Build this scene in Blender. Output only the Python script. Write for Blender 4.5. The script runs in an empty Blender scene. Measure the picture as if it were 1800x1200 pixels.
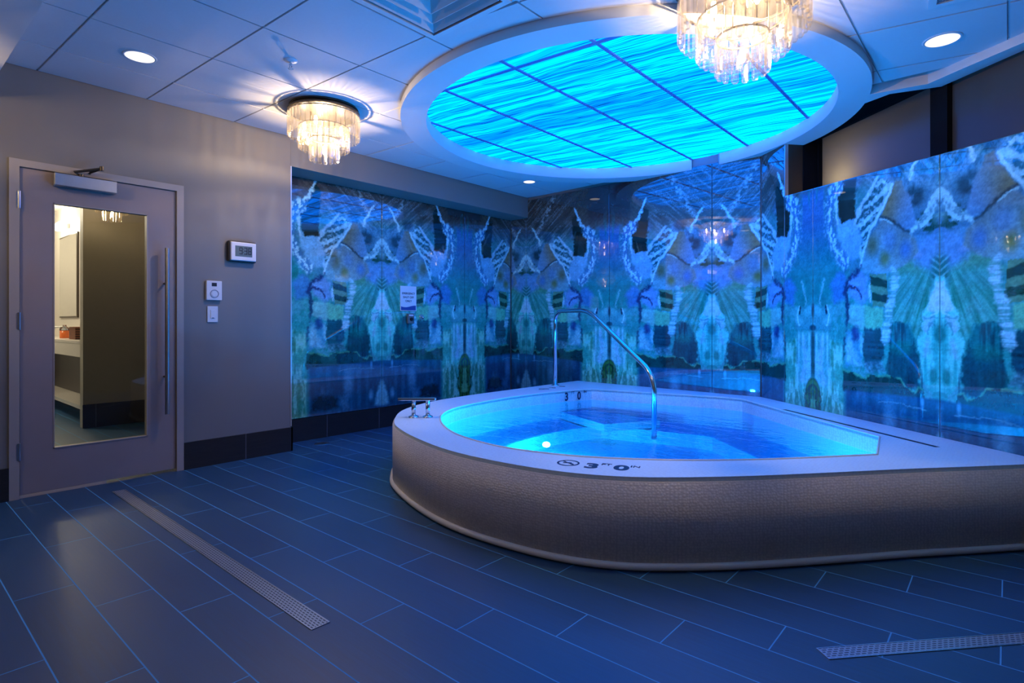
import bpy, bmesh, math, random
import numpy as np
from mathutils import Vector, Matrix

random.seed(7)
PI = math.pi
scn = bpy.context.scene
COL = scn.collection

# ------------------------------------------------------------------ materials
def new_mat(name):
    m = bpy.data.materials.new(name); m.use_nodes = True
    nt = m.node_tree; nt.nodes.clear()
    return m, nt

class NG:
    """small helper around a node tree"""
    def __init__(s, nt): s.nt = nt
    def n(s, t, **kw):
        nd = s.nt.nodes.new(t)
        for k, v in kw.items(): setattr(nd, k, v)
        return nd
    def put(s, sock, v):
        if isinstance(v, bpy.types.NodeSocket): s.nt.links.new(v, sock)
        elif v is not None: sock.default_value = v
    def math(s, op, a, b=None, c=None):
        nd = s.n('ShaderNodeMath', operation=op)
        s.put(nd.inputs[0], a)
        if b is not None: s.put(nd.inputs[1], b)
        if c is not None: s.put(nd.inputs[2], c)
        return nd.outputs[0]
    def mix(s, f, a, b, blend='MIX'):
        nd = s.n('ShaderNodeMix', data_type='RGBA', blend_type=blend)
        s.put(nd.inputs[0], f); s.put(nd.inputs[6], a); s.put(nd.inputs[7], b)
        return nd.outputs[2]
    def ramp(s, f, stops):
        nd = s.n('ShaderNodeValToRGB'); s.put(nd.inputs[0], f)
        e = nd.color_ramp.elements
        while len(e) > 1: e.remove(e[0])
        e[0].position = stops[0][0]; e[0].color = (*stops[0][1], 1)
        for p, c in stops[1:]:
            x = e.new(p); x.color = (*c, 1)
        return nd.outputs[0]
    def noise(s, vec, scale, detail=3, rough=.5, dist=0):
        nd = s.n('ShaderNodeTexNoise'); s.put(nd.inputs['Vector'], vec)
        nd.inputs['Scale'].default_value = scale; nd.inputs['Detail'].default_value = detail
        nd.inputs['Roughness'].default_value = rough; nd.inputs['Distortion'].default_value = dist
        return nd.outputs[0]
    def pos(s): return s.n('ShaderNodeNewGeometry').outputs['Position']
    def obj(s): return s.n('ShaderNodeTexCoord').outputs['Object']
    def mapping(s, vec, loc=(0,0,0), rot=(0,0,0), scale=(1,1,1)):
        nd = s.n('ShaderNodeMapping'); s.put(nd.inputs[0], vec)
        nd.inputs[1].default_value = loc; nd.inputs[2].default_value = rot; nd.inputs[3].default_value = scale
        return nd.outputs[0]
    def bump(s, h, strength=.3, dist=.01):
        nd = s.n('ShaderNodeBump'); nd.inputs['Strength'].default_value = strength
        nd.inputs['Distance'].default_value = dist; s.put(nd.inputs['Height'], h)
        return nd.outputs[0]
    def bsdf(s, color, rough=.5, metal=0, spec=.5, normal=None, emit=None, estr=0):
        nd = s.n('ShaderNodeBsdfPrincipled')
        s.put(nd.inputs['Base Color'], color if isinstance(color, bpy.types.NodeSocket) else (*color, 1))
        s.put(nd.inputs['Roughness'], rough); nd.inputs['Metallic'].default_value = metal
        nd.inputs['Specular IOR Level'].default_value = spec
        if normal is not None: s.put(nd.inputs['Normal'], normal)
        if emit is not None:
            s.put(nd.inputs['Emission Color'], emit if isinstance(emit, bpy.types.NodeSocket) else (*emit, 1))
            nd.inputs['Emission Strength'].default_value = estr
        return nd.outputs[0]
    def out(s, sh): s.nt.links.new(sh, s.n('ShaderNodeOutputMaterial').inputs[0])

def simple(name, color, rough=.5, metal=0, spec=.5, var=.06, nscale=30, bump=0):
    m, nt = new_mat(name); g = NG(nt)
    f = g.noise(g.obj(), nscale, 4)
    c = g.mix(f, (*[max(0, x*(1-var)) for x in color], 1), (*[min(1, x*(1+var)) for x in color], 1))
    nrm = g.bump(g.noise(g.obj(), nscale*4, 2), bump, .002) if bump else None
    g.out(g.bsdf(c, rough, metal, spec, nrm))
    return m

def emitter(name, color, strength):
    m, nt = new_mat(name); g = NG(nt)
    e = g.n('ShaderNodeEmission'); e.inputs[0].default_value = (*color, 1); e.inputs[1].default_value = strength
    g.out(e.outputs[0]); return m

M = {}
M['wall'] = simple('taupe_wall_paint', (.225, .205, .186), .55, var=.04, nscale=3, bump=.05)
M['soffit'] = M['wall']
M['white_wall'] = simple('white_wall_paint', (.72, .68, .62), .5)
M['partition'] = simple('olive_partition_tile', (.36, .34, .28), .4)
M['tile_white'] = simple('white_ceiling_tile', (.66, .64, .64), .85, var=.03, nscale=60, bump=.1)
M['drywall'] = simple('white_drywall', (.70, .68, .67), .6, var=.02, nscale=8)
M['door_frame'] = simple('taupe_door_frame', (.42, .36, .31), .45, var=.02)
M['door_wood'] = simple('taupe_door_leaf', (.33, .26, .24), .5, var=.05, nscale=8)
M['steel'] = simple('brushed_steel', (.62, .62, .62), .28, 1, var=.05)
M['chrome'] = simple('polished_steel', (.75, .76, .78), .14, 1, var=.02)
M['bronze'] = simple('dark_bronze', (.10, .08, .06), .4, .8)
M['black'] = simple('black_plastic', (.012, .012, .014), .4)
M['black_frame'] = simple('black_window_frame', (.006, .006, .007), .8, 0, .15)
M['white_plastic'] = simple('white_plastic', (.78, .77, .78), .35, var=.01)
M['grey_ring'] = simple('grey_plastic', (.35, .36, .40), .4)
M['lcd'] = simple('lcd_grey', (.14, .19, .19), .25)
M['ink'] = simple('dark_navy_ink', (.010, .016, .05), .45, var=.02)
M['sign_blue'] = simple('sign_blue', (.03, .08, .30), .4)
M['threshold'] = simple('pale_wood_threshold', (.62, .46, .32), .5, var=.15, nscale=12)
M['counter'] = simple('white_stone_counter', (.70, .66, .60), .25)
M['dark_wood'] = simple('dark_wood', (.03, .022, .018), .4)
M['orange_soap'] = simple('amber_soap', (.75, .16, .03), .15)
M['mirror'] = simple('mirror_glass', (.80, .82, .80), .03, 1, var=0)
M['aluminium'] = simple('aluminium_trim', (.75, .75, .75), .35, .9)

def tile_material(name, base, grout, rough):
    """long wood-look tiles, running along X, rows along Y, one-third stagger"""
    m, nt = new_mat(name); g = NG(nt)
    sep = g.n('ShaderNodeSeparateXYZ'); nt.links.new(g.pos(), sep.inputs[0])
    X, Y = sep.outputs[0], sep.outputs[1]
    W, L = .2045, .90
    ry = g.math('DIVIDE', g.math('SUBTRACT', Y, .824), W)
    row = g.math('FLOOR', ry); fy = g.math('FRACT', ry)
    rx = g.math('DIVIDE', g.math('SUBTRACT', g.math('SUBTRACT', X, g.math('MULTIPLY', row, L/3)), -4.22), L)
    colm = g.math('FLOOR', rx); fx = g.math('FRACT', rx)
    dy = g.math('MULTIPLY', g.math('MINIMUM', fy, g.math('SUBTRACT', 1.0, fy)), W)
    dx = g.math('MULTIPLY', g.math('MINIMUM', fx, g.math('SUBTRACT', 1.0, fx)), L)
    d = g.math('MINIMUM', dx, dy)
    gm = g.n('ShaderNodeMapRange'); g.put(gm.inputs[0], d)
    gm.inputs[1].default_value = .0019; gm.inputs[2].default_value = .0027
    gm.inputs[3].default_value = 1; gm.inputs[4].default_value = 0
    cmb = g.n('ShaderNodeCombineXYZ'); g.put(cmb.inputs[0], row); g.put(cmb.inputs[1], colm)
    wn = g.n('ShaderNodeTexWhiteNoise'); nt.links.new(cmb.outputs[0], wn.inputs[0])
    grain = g.noise(g.mapping(g.pos(), scale=(1.2, 26, 1)), 3.2, 5, .6, .3)
    c = g.mix(grain, (*[x*.55 for x in base], 1), (*[x*1.5 for x in base], 1))
    c = g.mix(g.math('MULTIPLY', wn.outputs[0], .45), c, (*[x*1.6 for x in base], 1))
    c = g.mix(gm.outputs[0], c, (*grout, 1))
    r = g.math('MULTIPLY_ADD', grain, .16, rough)
    r = g.math('MAXIMUM', r, g.math('MULTIPLY', gm.outputs[0], .8))
    h = g.math('SUBTRACT', g.math('MULTIPLY', grain, .25), gm.outputs[0])
    g.out(g.bsdf(c, r, 0, .65, g.bump(h, .25, .004)))
    return m
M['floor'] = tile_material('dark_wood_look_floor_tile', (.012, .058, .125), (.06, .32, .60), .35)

def base_tile(name):
    m, nt = new_mat(name); g = NG(nt)
    sep = g.n('ShaderNodeSeparateXYZ'); nt.links.new(g.pos(), sep.inputs[0])
    u = g.math('ADD', sep.outputs[0], sep.outputs[1])
    f = g.math('FRACT', g.math('DIVIDE', g.math('ADD', u, 2.62), .614))
    d = g.math('MINIMUM', f, g.math('SUBTRACT', 1.0, f))
    k = g.math('LESS_THAN', d, .0042)
    grain = g.noise(g.mapping(g.pos(), scale=(2, 2, 26)), 3, 5, .6)
    c = g.mix(grain, (.012, .011, .011, 1), (.034, .031, .030, 1))
    g.out(g.bsdf(g.mix(k, c, (.16, .16, .18, 1)), .35))
    return m
M['base_tile'] = base_tile('dark_baseboard_tile')

def penny_tile(name, color, grout, scale, strength, rough=.35):
    m, nt = new_mat(name); g = NG(nt)
    v = g.n('ShaderNodeTexVoronoi', feature='F1'); g.put(v.inputs['Vector'], g.obj())
    v.inputs['Scale'].default_value = scale; v.inputs['Randomness'].default_value = .55
    e = g.n('ShaderNodeMapRange'); g.put(e.inputs[0], v.outputs['Distance'])
    e.inputs[1].default_value = .35; e.inputs[2].default_value = .62; e.inputs[3].default_value = 0; e.inputs[4].default_value = 1
    c = g.mix(e.outputs[0], (*color, 1), (*grout, 1))
    big = g.noise(g.obj(), 1.5, 2)
    c = g.mix(g.math('MULTIPLY', big, .25), c, (*[x*.85 for x in color], 1))
    g.out(g.bsdf(c, rough, 0, .5, g.bump(g.math('SUBTRACT', 1.0, v.outputs['Distance']), strength, .006)))
    return m
M['tub_wall'] = penny_tile('taupe_penny_tile', (.74, .65, .57), (.62, .54, .48), 78, .28)
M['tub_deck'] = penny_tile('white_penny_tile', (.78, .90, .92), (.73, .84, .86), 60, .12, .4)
M['basin'] = penny_tile('pool_white_tile', (.78, .80, .80), (.62, .66, .68), 60, .2, .3)
M['pencil'] = simple('cream_pencil_trim', (.82, .76, .68), .35, var=.03)

def water_mat():
    m, nt = new_mat('rippled_pool_water'); g = NG(nt)
    p = g.pos()
    h1 = g.noise(g.mapping(p, scale=(1, 2.2, 1), rot=(0, 0, .7)), 4.5, 3, .5, .6)
    h2 = g.noise(g.mapping(p, scale=(2, 1, 1), rot=(0, 0, .2)), 13, 2, .5, .3)
    h = g.math('MULTIPLY_ADD', h2, .25, h1)
    nrm = g.bump(h, .30, .03)
    tr = g.n('ShaderNodeBsdfTransparent'); tr.inputs[0].default_value = (.13, .52, .98, 1)
    gl = g.n('ShaderNodeBsdfGlossy'); gl.inputs[0].default_value = (1, 1, 1, 1); gl.inputs[1].default_value = .05
    nt.links.new(nrm, gl.inputs['Normal'])
    fr = g.n('ShaderNodeFresnel'); fr.inputs[0].default_value = 1.33; nt.links.new(nrm, fr.inputs['Normal'])
    mx = g.n('ShaderNodeMixShader'); nt.links.new(fr.outputs[0], mx.inputs[0])
    nt.links.new(tr.outputs[0], mx.inputs[1]); nt.links.new(gl.outputs[0], mx.inputs[2])
    g.out(mx.outputs[0]); return m
M['water'] = water_mat()

def glass_mat(name, tint, rough=.02, refl=1.0):
    m, nt = new_mat(name); g = NG(nt)
    tr = g.n('ShaderNodeBsdfTransparent'); tr.inputs[0].default_value = (*tint, 1)
    gl = g.n('ShaderNodeBsdfGlossy'); gl.inputs[1].default_value = rough
    fr = g.n('ShaderNodeFresnel'); fr.inputs[0].default_value = 1.5
    mx = g.n('ShaderNodeMixShader'); nt.links.new(g.math('MULTIPLY', fr.outputs[0], refl), mx.inputs[0])
    nt.links.new(tr.outputs[0], mx.inputs[1]); nt.links.new(gl.outputs[0], mx.inputs[2])
    g.out(mx.outputs[0]); return m
M['glass'] = glass_mat('clear_door_glass', (.86, .87, .82))
M['clear_plastic'] = glass_mat('clear_plastic', (.75, .8, .85))

def crystal_mat():
    m, nt = new_mat('champagne_crystal'); g = NG(nt)
    tr = g.n('ShaderNodeBsdfTransparent'); tr.inputs[0].default_value = (1, .97, .91, 1)
    tl = g.n('ShaderNodeBsdfTranslucent'); tl.inputs[0].default_value = (1, .90, .74, 1)
    gl = g.n('ShaderNodeBsdfGlossy'); gl.inputs[0].default_value = (1, .97, .92, 1); gl.inputs[1].default_value = .06
    lw = g.n('ShaderNodeLayerWeight'); lw.inputs[0].default_value = .35
    m1 = g.n('ShaderNodeMixShader'); m1.inputs[0].default_value = .022
    nt.links.new(tr.outputs[0], m1.inputs[1]); nt.links.new(tl.outputs[0], m1.inputs[2])
    m2 = g.n('ShaderNodeMixShader')
    f = g.math('MULTIPLY_ADD', lw.outputs['Facing'], .50, .10)
    nt.links.new(f, m2.inputs[0]); nt.links.new(m1.outputs[0], m2.inputs[1]); nt.links.new(gl.outputs[0], m2.inputs[2])
    g.out(m2.outputs[0]); return m
M['crystal'] = crystal_mat()
M['bulb'] = emitter('warm_bulb', (1, .80, .56), 60)
M['plate'] = simple('antique_brass_plate', (.26, .20, .13), .35, .7)
M['downlight'] = emitter('frosted_downlight_lens', (1, .93, .92), .85)
M['pool_lamp'] = emitter('underwater_lamp_lens', (.02, .55, 1), 1500)

def sky_panel():
    m, nt = new_mat('backlit_blue_bark_print'); g = NG(nt)
    p = g.pos()
    w = g.noise(p, 1.1, 3, .6)
    q = g.mapping(p, rot=(0, 0, -.10), scale=(1, 1, 1))
    add = g.n('ShaderNodeVectorMath', operation='MULTIPLY_ADD')
    nt.links.new(q, add.inputs[0]); add.inputs[1].default_value = (.26, 6.4, 1)
    cw = g.n('ShaderNodeCombineXYZ'); g.put(cw.inputs[1], g.math('MULTIPLY', w, 1.2)); nt.links.new(cw.outputs[0], add.inputs[2])
    n1 = g.noise(add.outputs[0], 2.1, 6, .68, .55)
    n2 = g.noise(add.outputs[0], .55, 3, .5, .2)
    t = g.math('MULTIPLY_ADD', n2, .45, g.math('MULTIPLY', n1, .75))
    c = g.ramp(t, [(.40, (0, .22, .9)), (.50, (0, .195, 1.0)), (.60, (0, .158, 1.0)), (.74, (0, .165, 1.0))])
    n5 = g.noise(g.mapping(add.outputs[0], scale=(.8, 1.9, 1)), 2.6, 4, .6, .4)
    cr = g.n('ShaderNodeMapRange'); g.put(cr.inputs[0], g.math('ABSOLUTE', g.math('SUBTRACT', n5, .5))); cr.inputs[1].default_value = .008; cr.inputs[2].default_value = .035; cr.inputs[3].default_value = .14; cr.inputs[4].default_value = 1
    s = g.ramp(t, [(.38, (.04,)*3), (.47, (.20,)*3), (.53, (.36,)*3), (.585, (.50,)*3), (.62, (.80,)*3), (.70, (1,)*3)])
    e = g.n('ShaderNodeEmission'); g.put(e.inputs[0], c); g.put(e.inputs[1], g.math('MULTIPLY', g.math('MULTIPLY', s, cr.outputs[0]), 5.9))
    g.out(e.outputs[0]); return m
M['sky'] = sky_panel()
M['sky_bar'] = simple('blue_grey_bar', (.12, .2, .4), .5)

def grate_mat():
    m, nt = new_mat('slotted_steel_grate'); g = NG(nt)
    b = g.n('ShaderNodeTexBrick'); g.put(b.inputs['Vector'], g.obj())
    b.inputs['Scale'].default_value = 1; b.inputs['Mortar Size'].default_value = .0035; b.inputs['Mortar Smooth'].default_value = .1
    b.inputs['Brick Width'].default_value = .022; b.inputs['Row Height'].default_value = .0115
    c = g.mix(b.outputs['Fac'], (.02, .025, .035, 1), (.42, .45, .48, 1))
    mt = g.math('MULTIPLY', b.outputs['Fac'], .6)
    p = g.n('ShaderNodeBsdfPrincipled'); g.put(p.inputs['Base Color'], c); g.put(p.inputs['Metallic'], mt); p.inputs['Roughness'].default_value = .35
    g.put(p.inputs['Normal'], g.bump(b.outputs['Fac'], .5, .003))
    g.out(p.outputs[0]); return m
M['grate'] = grate_mat()

def mural_mat():
    m, nt = new_mat('printed_agate_glass'); g = NG(nt)
    a = g.n('ShaderNodeVertexColor', layer_name='print')
    n = g.noise(g.pos(), 45, 4, .65)
    c = g.mix(.25, a.outputs[0], g.mix(n, (.2, .2, .2, 1), (.8, .8, .8, 1)), 'SOFT_LIGHT')
    b = g.bsdf(c, .015, 0, 1.0); b.node.inputs['Coat Weight'].default_value = .5; b.node.inputs['Coat IOR'].default_value = 1.65; b.node.inputs['Coat Roughness'].default_value = .01
    g.out(b); return m
M['mural'] = mural_mat()
def frosted():
    m, nt = new_mat('frosted_window_pane'); g = NG(nt)
    p = g.bsdf((.15, .15, .14), .25, 0, .4)
    tl = g.n('ShaderNodeBsdfTranslucent'); tl.inputs[0].default_value = (.75, .70, .60, 1)
    mx = g.n('ShaderNodeMixShader'); mx.inputs[0].default_value = .5
    nt.links.new(p, mx.inputs[1]); nt.links.new(tl.outputs[0], mx.inputs[2])
    g.out(mx.outputs[0]); return m
M['pane'] = frosted()
def wicker():
    m, nt = new_mat('brown_wicker'); g = NG(nt)
    w = g.n('ShaderNodeTexBrick'); g.put(w.inputs['Vector'], g.mapping(g.obj(), rot=(PI/2, 0, 0)))
    w.inputs['Scale'].default_value = 1; w.inputs['Brick Width'].default_value = .03; w.inputs['Row Height'].default_value = .014; w.inputs['Mortar Size'].default_value = .003
    g.out(g.bsdf(g.mix(w.outputs['Fac'], (.30, .10, .04, 1), (.05, .02, .01, 1)), .6, 0, .3, g.bump(w.outputs['Fac'], .5, .004))); return m
M['wicker'] = wicker()

# ------------------------------------------------------------------ mesh helpers
def link(o, parent=None):
    COL.objects.link(o)
    if parent is not None: o.parent = parent
    return o
def tag(o, label=None, cat=None, group=None, kind=None):
    if label: o['label'] = label
    if cat: o['category'] = cat
    if group: o['group'] = group
    if kind: o['kind'] = kind
    return o
def empty(name, loc=(0, 0, 0), rz=0):
    o = bpy.data.objects.new(name, None); o.location = loc; o.rotation_euler = (0, 0, rz)
    o.empty_display_size = .1
    return link(o)
def mesh_obj(name, bm, mat, parent=None, smooth=False, loc=None):
    bmesh.ops.recalc_face_normals(bm, faces=bm.faces[:])
    me = bpy.data.meshes.new(name); bm.to_mesh(me); bm.free()
    if mat is not None: me.materials.append(mat)
    if smooth:
        for p in me.polygons: p.use_smooth = True
    o = bpy.data.objects.new(name, me)
    if loc is not None: o.location = loc
    return link(o, parent)
def box(bm, lo, hi, rz=0, piv=(0, 0, 0)):
    r = bmesh.ops.create_cube(bm, size=1)
    vs = r['verts']
    for v in vs:
        v.co = Vector(((lo[i]+hi[i])/2 + v.co[i]*(hi[i]-lo[i])) for i in range(3))
    if rz: bmesh.ops.rotate(bm, verts=vs, cent=piv, matrix=Matrix.Rotation(rz, 3, 'Z'))
    return vs
def bev(bm, w=.003, seg=2):
    bmesh.ops.bevel(bm, geom=[e for e in bm.edges], offset=w, segments=seg, affect='EDGES', profile=.5)
def prism(bm, pts, z0, z1):
    lo = [bm.verts.new((x, y, z0)) for x, y in pts]; hi = [bm.verts.new((x, y, z1)) for x, y in pts]
    n = len(pts)
    bm.faces.new(lo[::-1]); bm.faces.new(hi)
    for i in range(n): bm.faces.new((lo[i], lo[(i+1) % n], hi[(i+1) % n], hi[i]))
def cyl(bm, p0, p1, r0, r1=None, seg=20, caps=True):
    r1 = r0 if r1 is None else r1
    p0, p1 = Vector(p0), Vector(p1); d = (p1-p0).normalized()
    a = d.orthogonal().normalized(); b = d.cross(a)
    A = [bm.verts.new(p0+(a*math.cos(t)+b*math.sin(t))*r0) for t in [2*PI*i/seg for i in range(seg)]]
    B = [bm.verts.new(p1+(a*math.cos(t)+b*math.sin(t))*r1) for t in [2*PI*i/seg for i in range(seg)]]
    for i in range(seg): bm.faces.new((A[i], A[(i+1) % seg], B[(i+1) % seg], B[i]))
    if caps: bm.faces.new(A[::-1]); bm.faces.new(B)
def lathe(bm, prof, seg=32, c=(0, 0, 0)):
    rings = []
    for r, z in prof:
        if r < 1e-6: rings.append([bm.verts.new((c[0], c[1], c[2]+z))])
        else: rings.append([bm.verts.new((c[0]+r*math.cos(2*PI*i/seg), c[1]+r*math.sin(2*PI*i/seg), c[2]+z)) for i in range(seg)])
    for a, b in zip(rings, rings[1:]):
        for i in range(seg):
            j = (i+1) % seg
            if len(a) == 1 and len(b) == 1: continue
            if len(a) == 1: bm.faces.new((a[0], b[i], b[j]))
            elif len(b) == 1: bm.faces.new((a[i], b[0], a[j]))
            else: bm.faces.new((a[i], b[i], b[j], a[j]))
def tube(bm, pts, r, seg=14, closed=False):
    P = [Vector(p) for p in pts]; n = len(P); rings = []; up = None
    for i in range(n):
        a = P[(i-1) % n] if (closed or i > 0) else P[i]; b = P[(i+1) % n] if (closed or i < n-1) else P[i]
        d = (b-a).normalized()
        if up is None: up = d.orthogonal().normalized()
        up = (up-d*up.dot(d)).normalized(); s = d.cross(up)
        rings.append([bm.verts.new(P[i]+(up*math.cos(t)+s*math.sin(t))*r) for t in [2*PI*k/seg for k in range(seg)]])
    m = n if closed else n-1
    for i in range(m):
        A, B = rings[i], rings[(i+1) % n]
        for k in range(seg): bm.faces.new((A[k], A[(k+1) % seg], B[(k+1) % seg], B[k]))
    if not closed: bm.faces.new(rings[0][::-1]); bm.faces.new(rings[-1])
def round_poly(pts, r, n=8):
    """round the corners of a 3-D polyline"""
    P = [Vector(p) for p in pts]; out = [P[0]]
    for a, b, c in zip(P, P[1:], P[2:]):
        u, v = (a-b), (c-b); k = min(r, u.length*.48, v.length*.48)
        s, e = b+u.normalized()*k, b+v.normalized()*k
        for i in range(n+1):
            t = i/n; out.append((1-t)**2*s+2*t*(1-t)*b+t*t*e)
    out.append(P[-1]); return out
def catmull(pts, n=6, closed=False):
    P = [Vector((*p, 0)) if len(p) == 2 else Vector(p) for p in pts]; out = []; N = len(P)
    for i in range(N if closed else N-1):
        a, b, c, d = (P[(i-1) % N] if closed or i else P[0]), P[i], P[(i+1) % N], (P[(i+2) % N] if closed or i+2 < N else P[-1])
        for k in range(n):
            t = k/n
            out.append(.5*((2*b)+(c-a)*t+(2*a-5*b+4*c-d)*t*t+(3*b-a-3*c+d)*t**3))
    if not closed: out.append(P[-1])
    return [tuple(p) for p in out]
def flat_fill(name, loops, depth, mat, parent=None, z=0, bevel=0):
    """a flat slab from one outline and its holes (2-D curve, extruded) turned into a mesh"""
    cu = bpy.data.curves.new(name, 'CURVE'); cu.dimensions = '2D'; cu.fill_mode = 'BOTH'
    cu.extrude = depth/2; cu.bevel_depth = bevel; cu.bevel_resolution = 2
    for L in loops:
        sp = cu.splines.new('POLY'); sp.points.add(len(L)-1); sp.use_cyclic_u = True
        for p, q in zip(sp.points, L): p.co = (q[0], q[1], 0, 1)
    t = bpy.data.objects.new('t', cu); COL.objects.link(t)
    dg = bpy.context.evaluated_depsgraph_get(); dg.update()
    me = bpy.data.meshes.new_from_object(t.evaluated_get(dg))
    bpy.data.objects.remove(t); bpy.data.curves.remove(cu)
    me.name = name; me.materials.clear(); me.materials.append(mat)
    for v in me.vertices: v.co.z += z
    o = bpy.data.objects.new(name, me); return link(o, parent)
def text_obj(name, body, size, mat, matrix, parent=None, bold=0., xs=1., depth=.0008, align='CENTER'):
    cu = bpy.data.curves.new(name, 'FONT'); cu.body = body; cu.size = size; cu.extrude = depth; cu.offset = bold if bold > .002 else 0; cu.bevel_depth = bold if bold <= .002 else 0; cu.bevel_resolution = 0
    cu.align_x = align; cu.align_y = 'CENTER'
    t = bpy.data.objects.new('t', cu); COL.objects.link(t)
    dg = bpy.context.evaluated_depsgraph_get(); dg.update()
    me = bpy.data.meshes.new_from_object(t.evaluated_get(dg))
    bpy.data.objects.remove(t); bpy.data.curves.remove(cu)
    me.name = name; me.materials.clear(); me.materials.append(mat)
    me.transform(matrix @ Matrix.Diagonal((xs, 1, 1, 1)))
    return link(bpy.data.objects.new(name, me), parent)
def frame_mat(origin, xdir, ydir):
    x = Vector(xdir).normalized(); y = Vector(ydir).normalized(); z = x.cross(y)
    m = Matrix((x, y, z)).transposed().to_4x4(); m.translation = Vector(origin); return m
def apply_bool(o, cutter, op='DIFFERENCE'):
    md = o.modifiers.new('b', 'BOOLEAN'); md.operation = op; md.object = cutter; md.solver = 'EXACT'
    dg = bpy.context.evaluated_depsgraph_get(); dg.update()
    me = bpy.data.meshes.new_from_object(o.evaluated_get(dg))
    o.modifiers.clear(); old = o.data; o.data = me; bpy.data.meshes.remove(old)
def drop(o):
    me = o.data; bpy.data.objects.remove(o); bpy.data.meshes.remove(me)
def dup(root, loc, rz=0):
    r = root.copy(); link(r); r.location = loc; r.rotation_euler = (0, 0, rz)
    for ch in list(root.children):
        c = ch.copy(); link(c, r)
        for g2 in ch.children: link(g2.copy(), c)
    return r

# ------------------------------------------------------------------ room geometry
XL, XR, YB = -4.74, -5.06, 5.80          # left wall, recess wall, back-left corner
CA = Vector((-5.06, 5.80, 0)); CB = Vector((-1.754, 5.62, 0))      # back wall line
WD = Vector((.755, -.656, 0)).normalized(); WN = Vector((-.656, -.755, 0)).normalized()   # angled wall direction, inward normal
WL = 3.6
CE = CB + WD*WL
HC, HT, HR, HS = 2.757, 2.746, 2.69, 2.49    # grid, tile face, ring underside, soffit underside
RC, RI, RO = (-2.40, 4.09), 1.555, 1.75

def struct(o, label, cat): return tag(o, label, cat, kind='structure')
def yb(x): return CA.y + (x-CA.x)*(CB.y-CA.y)/(CB.x-CA.x)

bm = bmesh.new(); box(bm, (-11.5, -5.2, -.12), (4.2, 7.0, 0))
struct(mesh_obj('floor', bm, M['floor']), 'dark wood-look tile floor laid in staggered planks', 'floor')

# left wall with the door opening
D0, D1, DH = .633, 1.640, 2.158
bm = bmesh.new()
box(bm, (XL-.14, -5.2, 0), (XL, D0, 3.0)); box(bm, (XL-.14, D0, DH), (XL, D1, 3.0)); box(bm, (XL-.14, D1, 0), (XL, 2.50, 3.0))
struct(mesh_obj('wall_left', bm, M['wall']), 'taupe painted wall holding the door and the wall controls', 'wall')
bm = bmesh.new(); box(bm, (XR-.14, 2.36, 0), (XR, 6.0, 3.0)); 
struct(mesh_obj('wall_recess', bm, M['wall']), 'recessed wall behind the mural under the soffit', 'wall')
bm = bmesh.new(); prism(bm, [(XR-.14, yb(XR-.14)), (CB.x, CB.y), (CB.x+.1, CB.y+.14), (XR-.14, 6.0)], 0, 3.0)
struct(mesh_obj('wall_back', bm, M['wall']), 'back wall behind the tub clad in blue mural glass', 'wall')
# soffit over the recess
bm = bmesh.new(); prism(bm, [(XR+.001, 2.501), (XL, 2.501), (XL, yb(XL)-.001), (XR+.001, yb(XR)-.001)], HS, 3.0)
struct(mesh_obj('soffit_beam', bm, M['wall']), 'taupe soffit beam running above the recessed mural', 'soffit')
bm = bmesh.new(); box(bm, (XL-.006, 2.4985, .215), (XL+.004, 2.509, HS))
struct(mesh_obj('trim_corner', bm, M['aluminium']), 'thin bright metal corner trim beside the recess', 'trim')
# angled wall: full height for the first stretch, low wall under the windows further on
def wpt(t, off=0): p = CB+WD*t+WN*off; return (p.x, p.y)
bm = bmesh.new()
prism(bm, [wpt(0, -.001), wpt(.36, -.001), wpt(.36, -1.0), wpt(-.3, -1.0)], 0, 3.0)
def sill(t): return 2.235-.0546*(t-.36)
def slope_prism(bm, t0, t1, o0, o1, z0a, z0b, z1a, z1b):
    c = [wpt(t0, o0), wpt(t1, o0), wpt(t1, o1), wpt(t0, o1)]
    lo = [bm.verts.new((*c[0], z0a)), bm.verts.new((*c[1], z0b)), bm.verts.new((*c[2], z0b)), bm.verts.new((*c[3], z0a))]
    hi = [bm.verts.new((*c[0], z1a)), bm.verts.new((*c[1], z1b)), bm.verts.new((*c[2], z1b)), bm.verts.new((*c[3], z1a))]
    bm.faces.new(lo[::-1]); bm.faces.new(hi)
    for i in range(4): bm.faces.new((lo[i], lo[(i+1) % 4], hi[(i+1) % 4], hi[i]))
slope_prism(bm, .36, WL, -.001, -.90, 0, 0, sill(.36)-.01, sill(WL)-.01)
prism(bm, [wpt(.36, -.90), wpt(WL, -.90), wpt(WL, -1.0), wpt(.36, -1.0)], 0, 3.0)
struct(mesh_obj('wall_angled', bm, M['wall']), 'angled wall under the dark windows clad in mural glass', 'wall')
# walls that close the room outside the picture
bm = bmesh.new(); prism(bm, [(CE.x-.05, CE.y+.1), (CE.x, CE.y), (2.9, CE.y-2.2), (2.9, -5.2), (3.1, -5.2), (3.1, CE.y)], 0, 3.0)
struct(mesh_obj('wall_right', bm, M['wall']), 'taupe wall closing the room to the right', 'wall')
bm = bmesh.new(); box(bm, (-4.88, -5.2, 0), (3.1, -5.05, 3.0))
struct(mesh_obj('wall_front', bm, M['wall']), 'taupe wall closing the room behind the viewer', 'wall')

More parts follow.
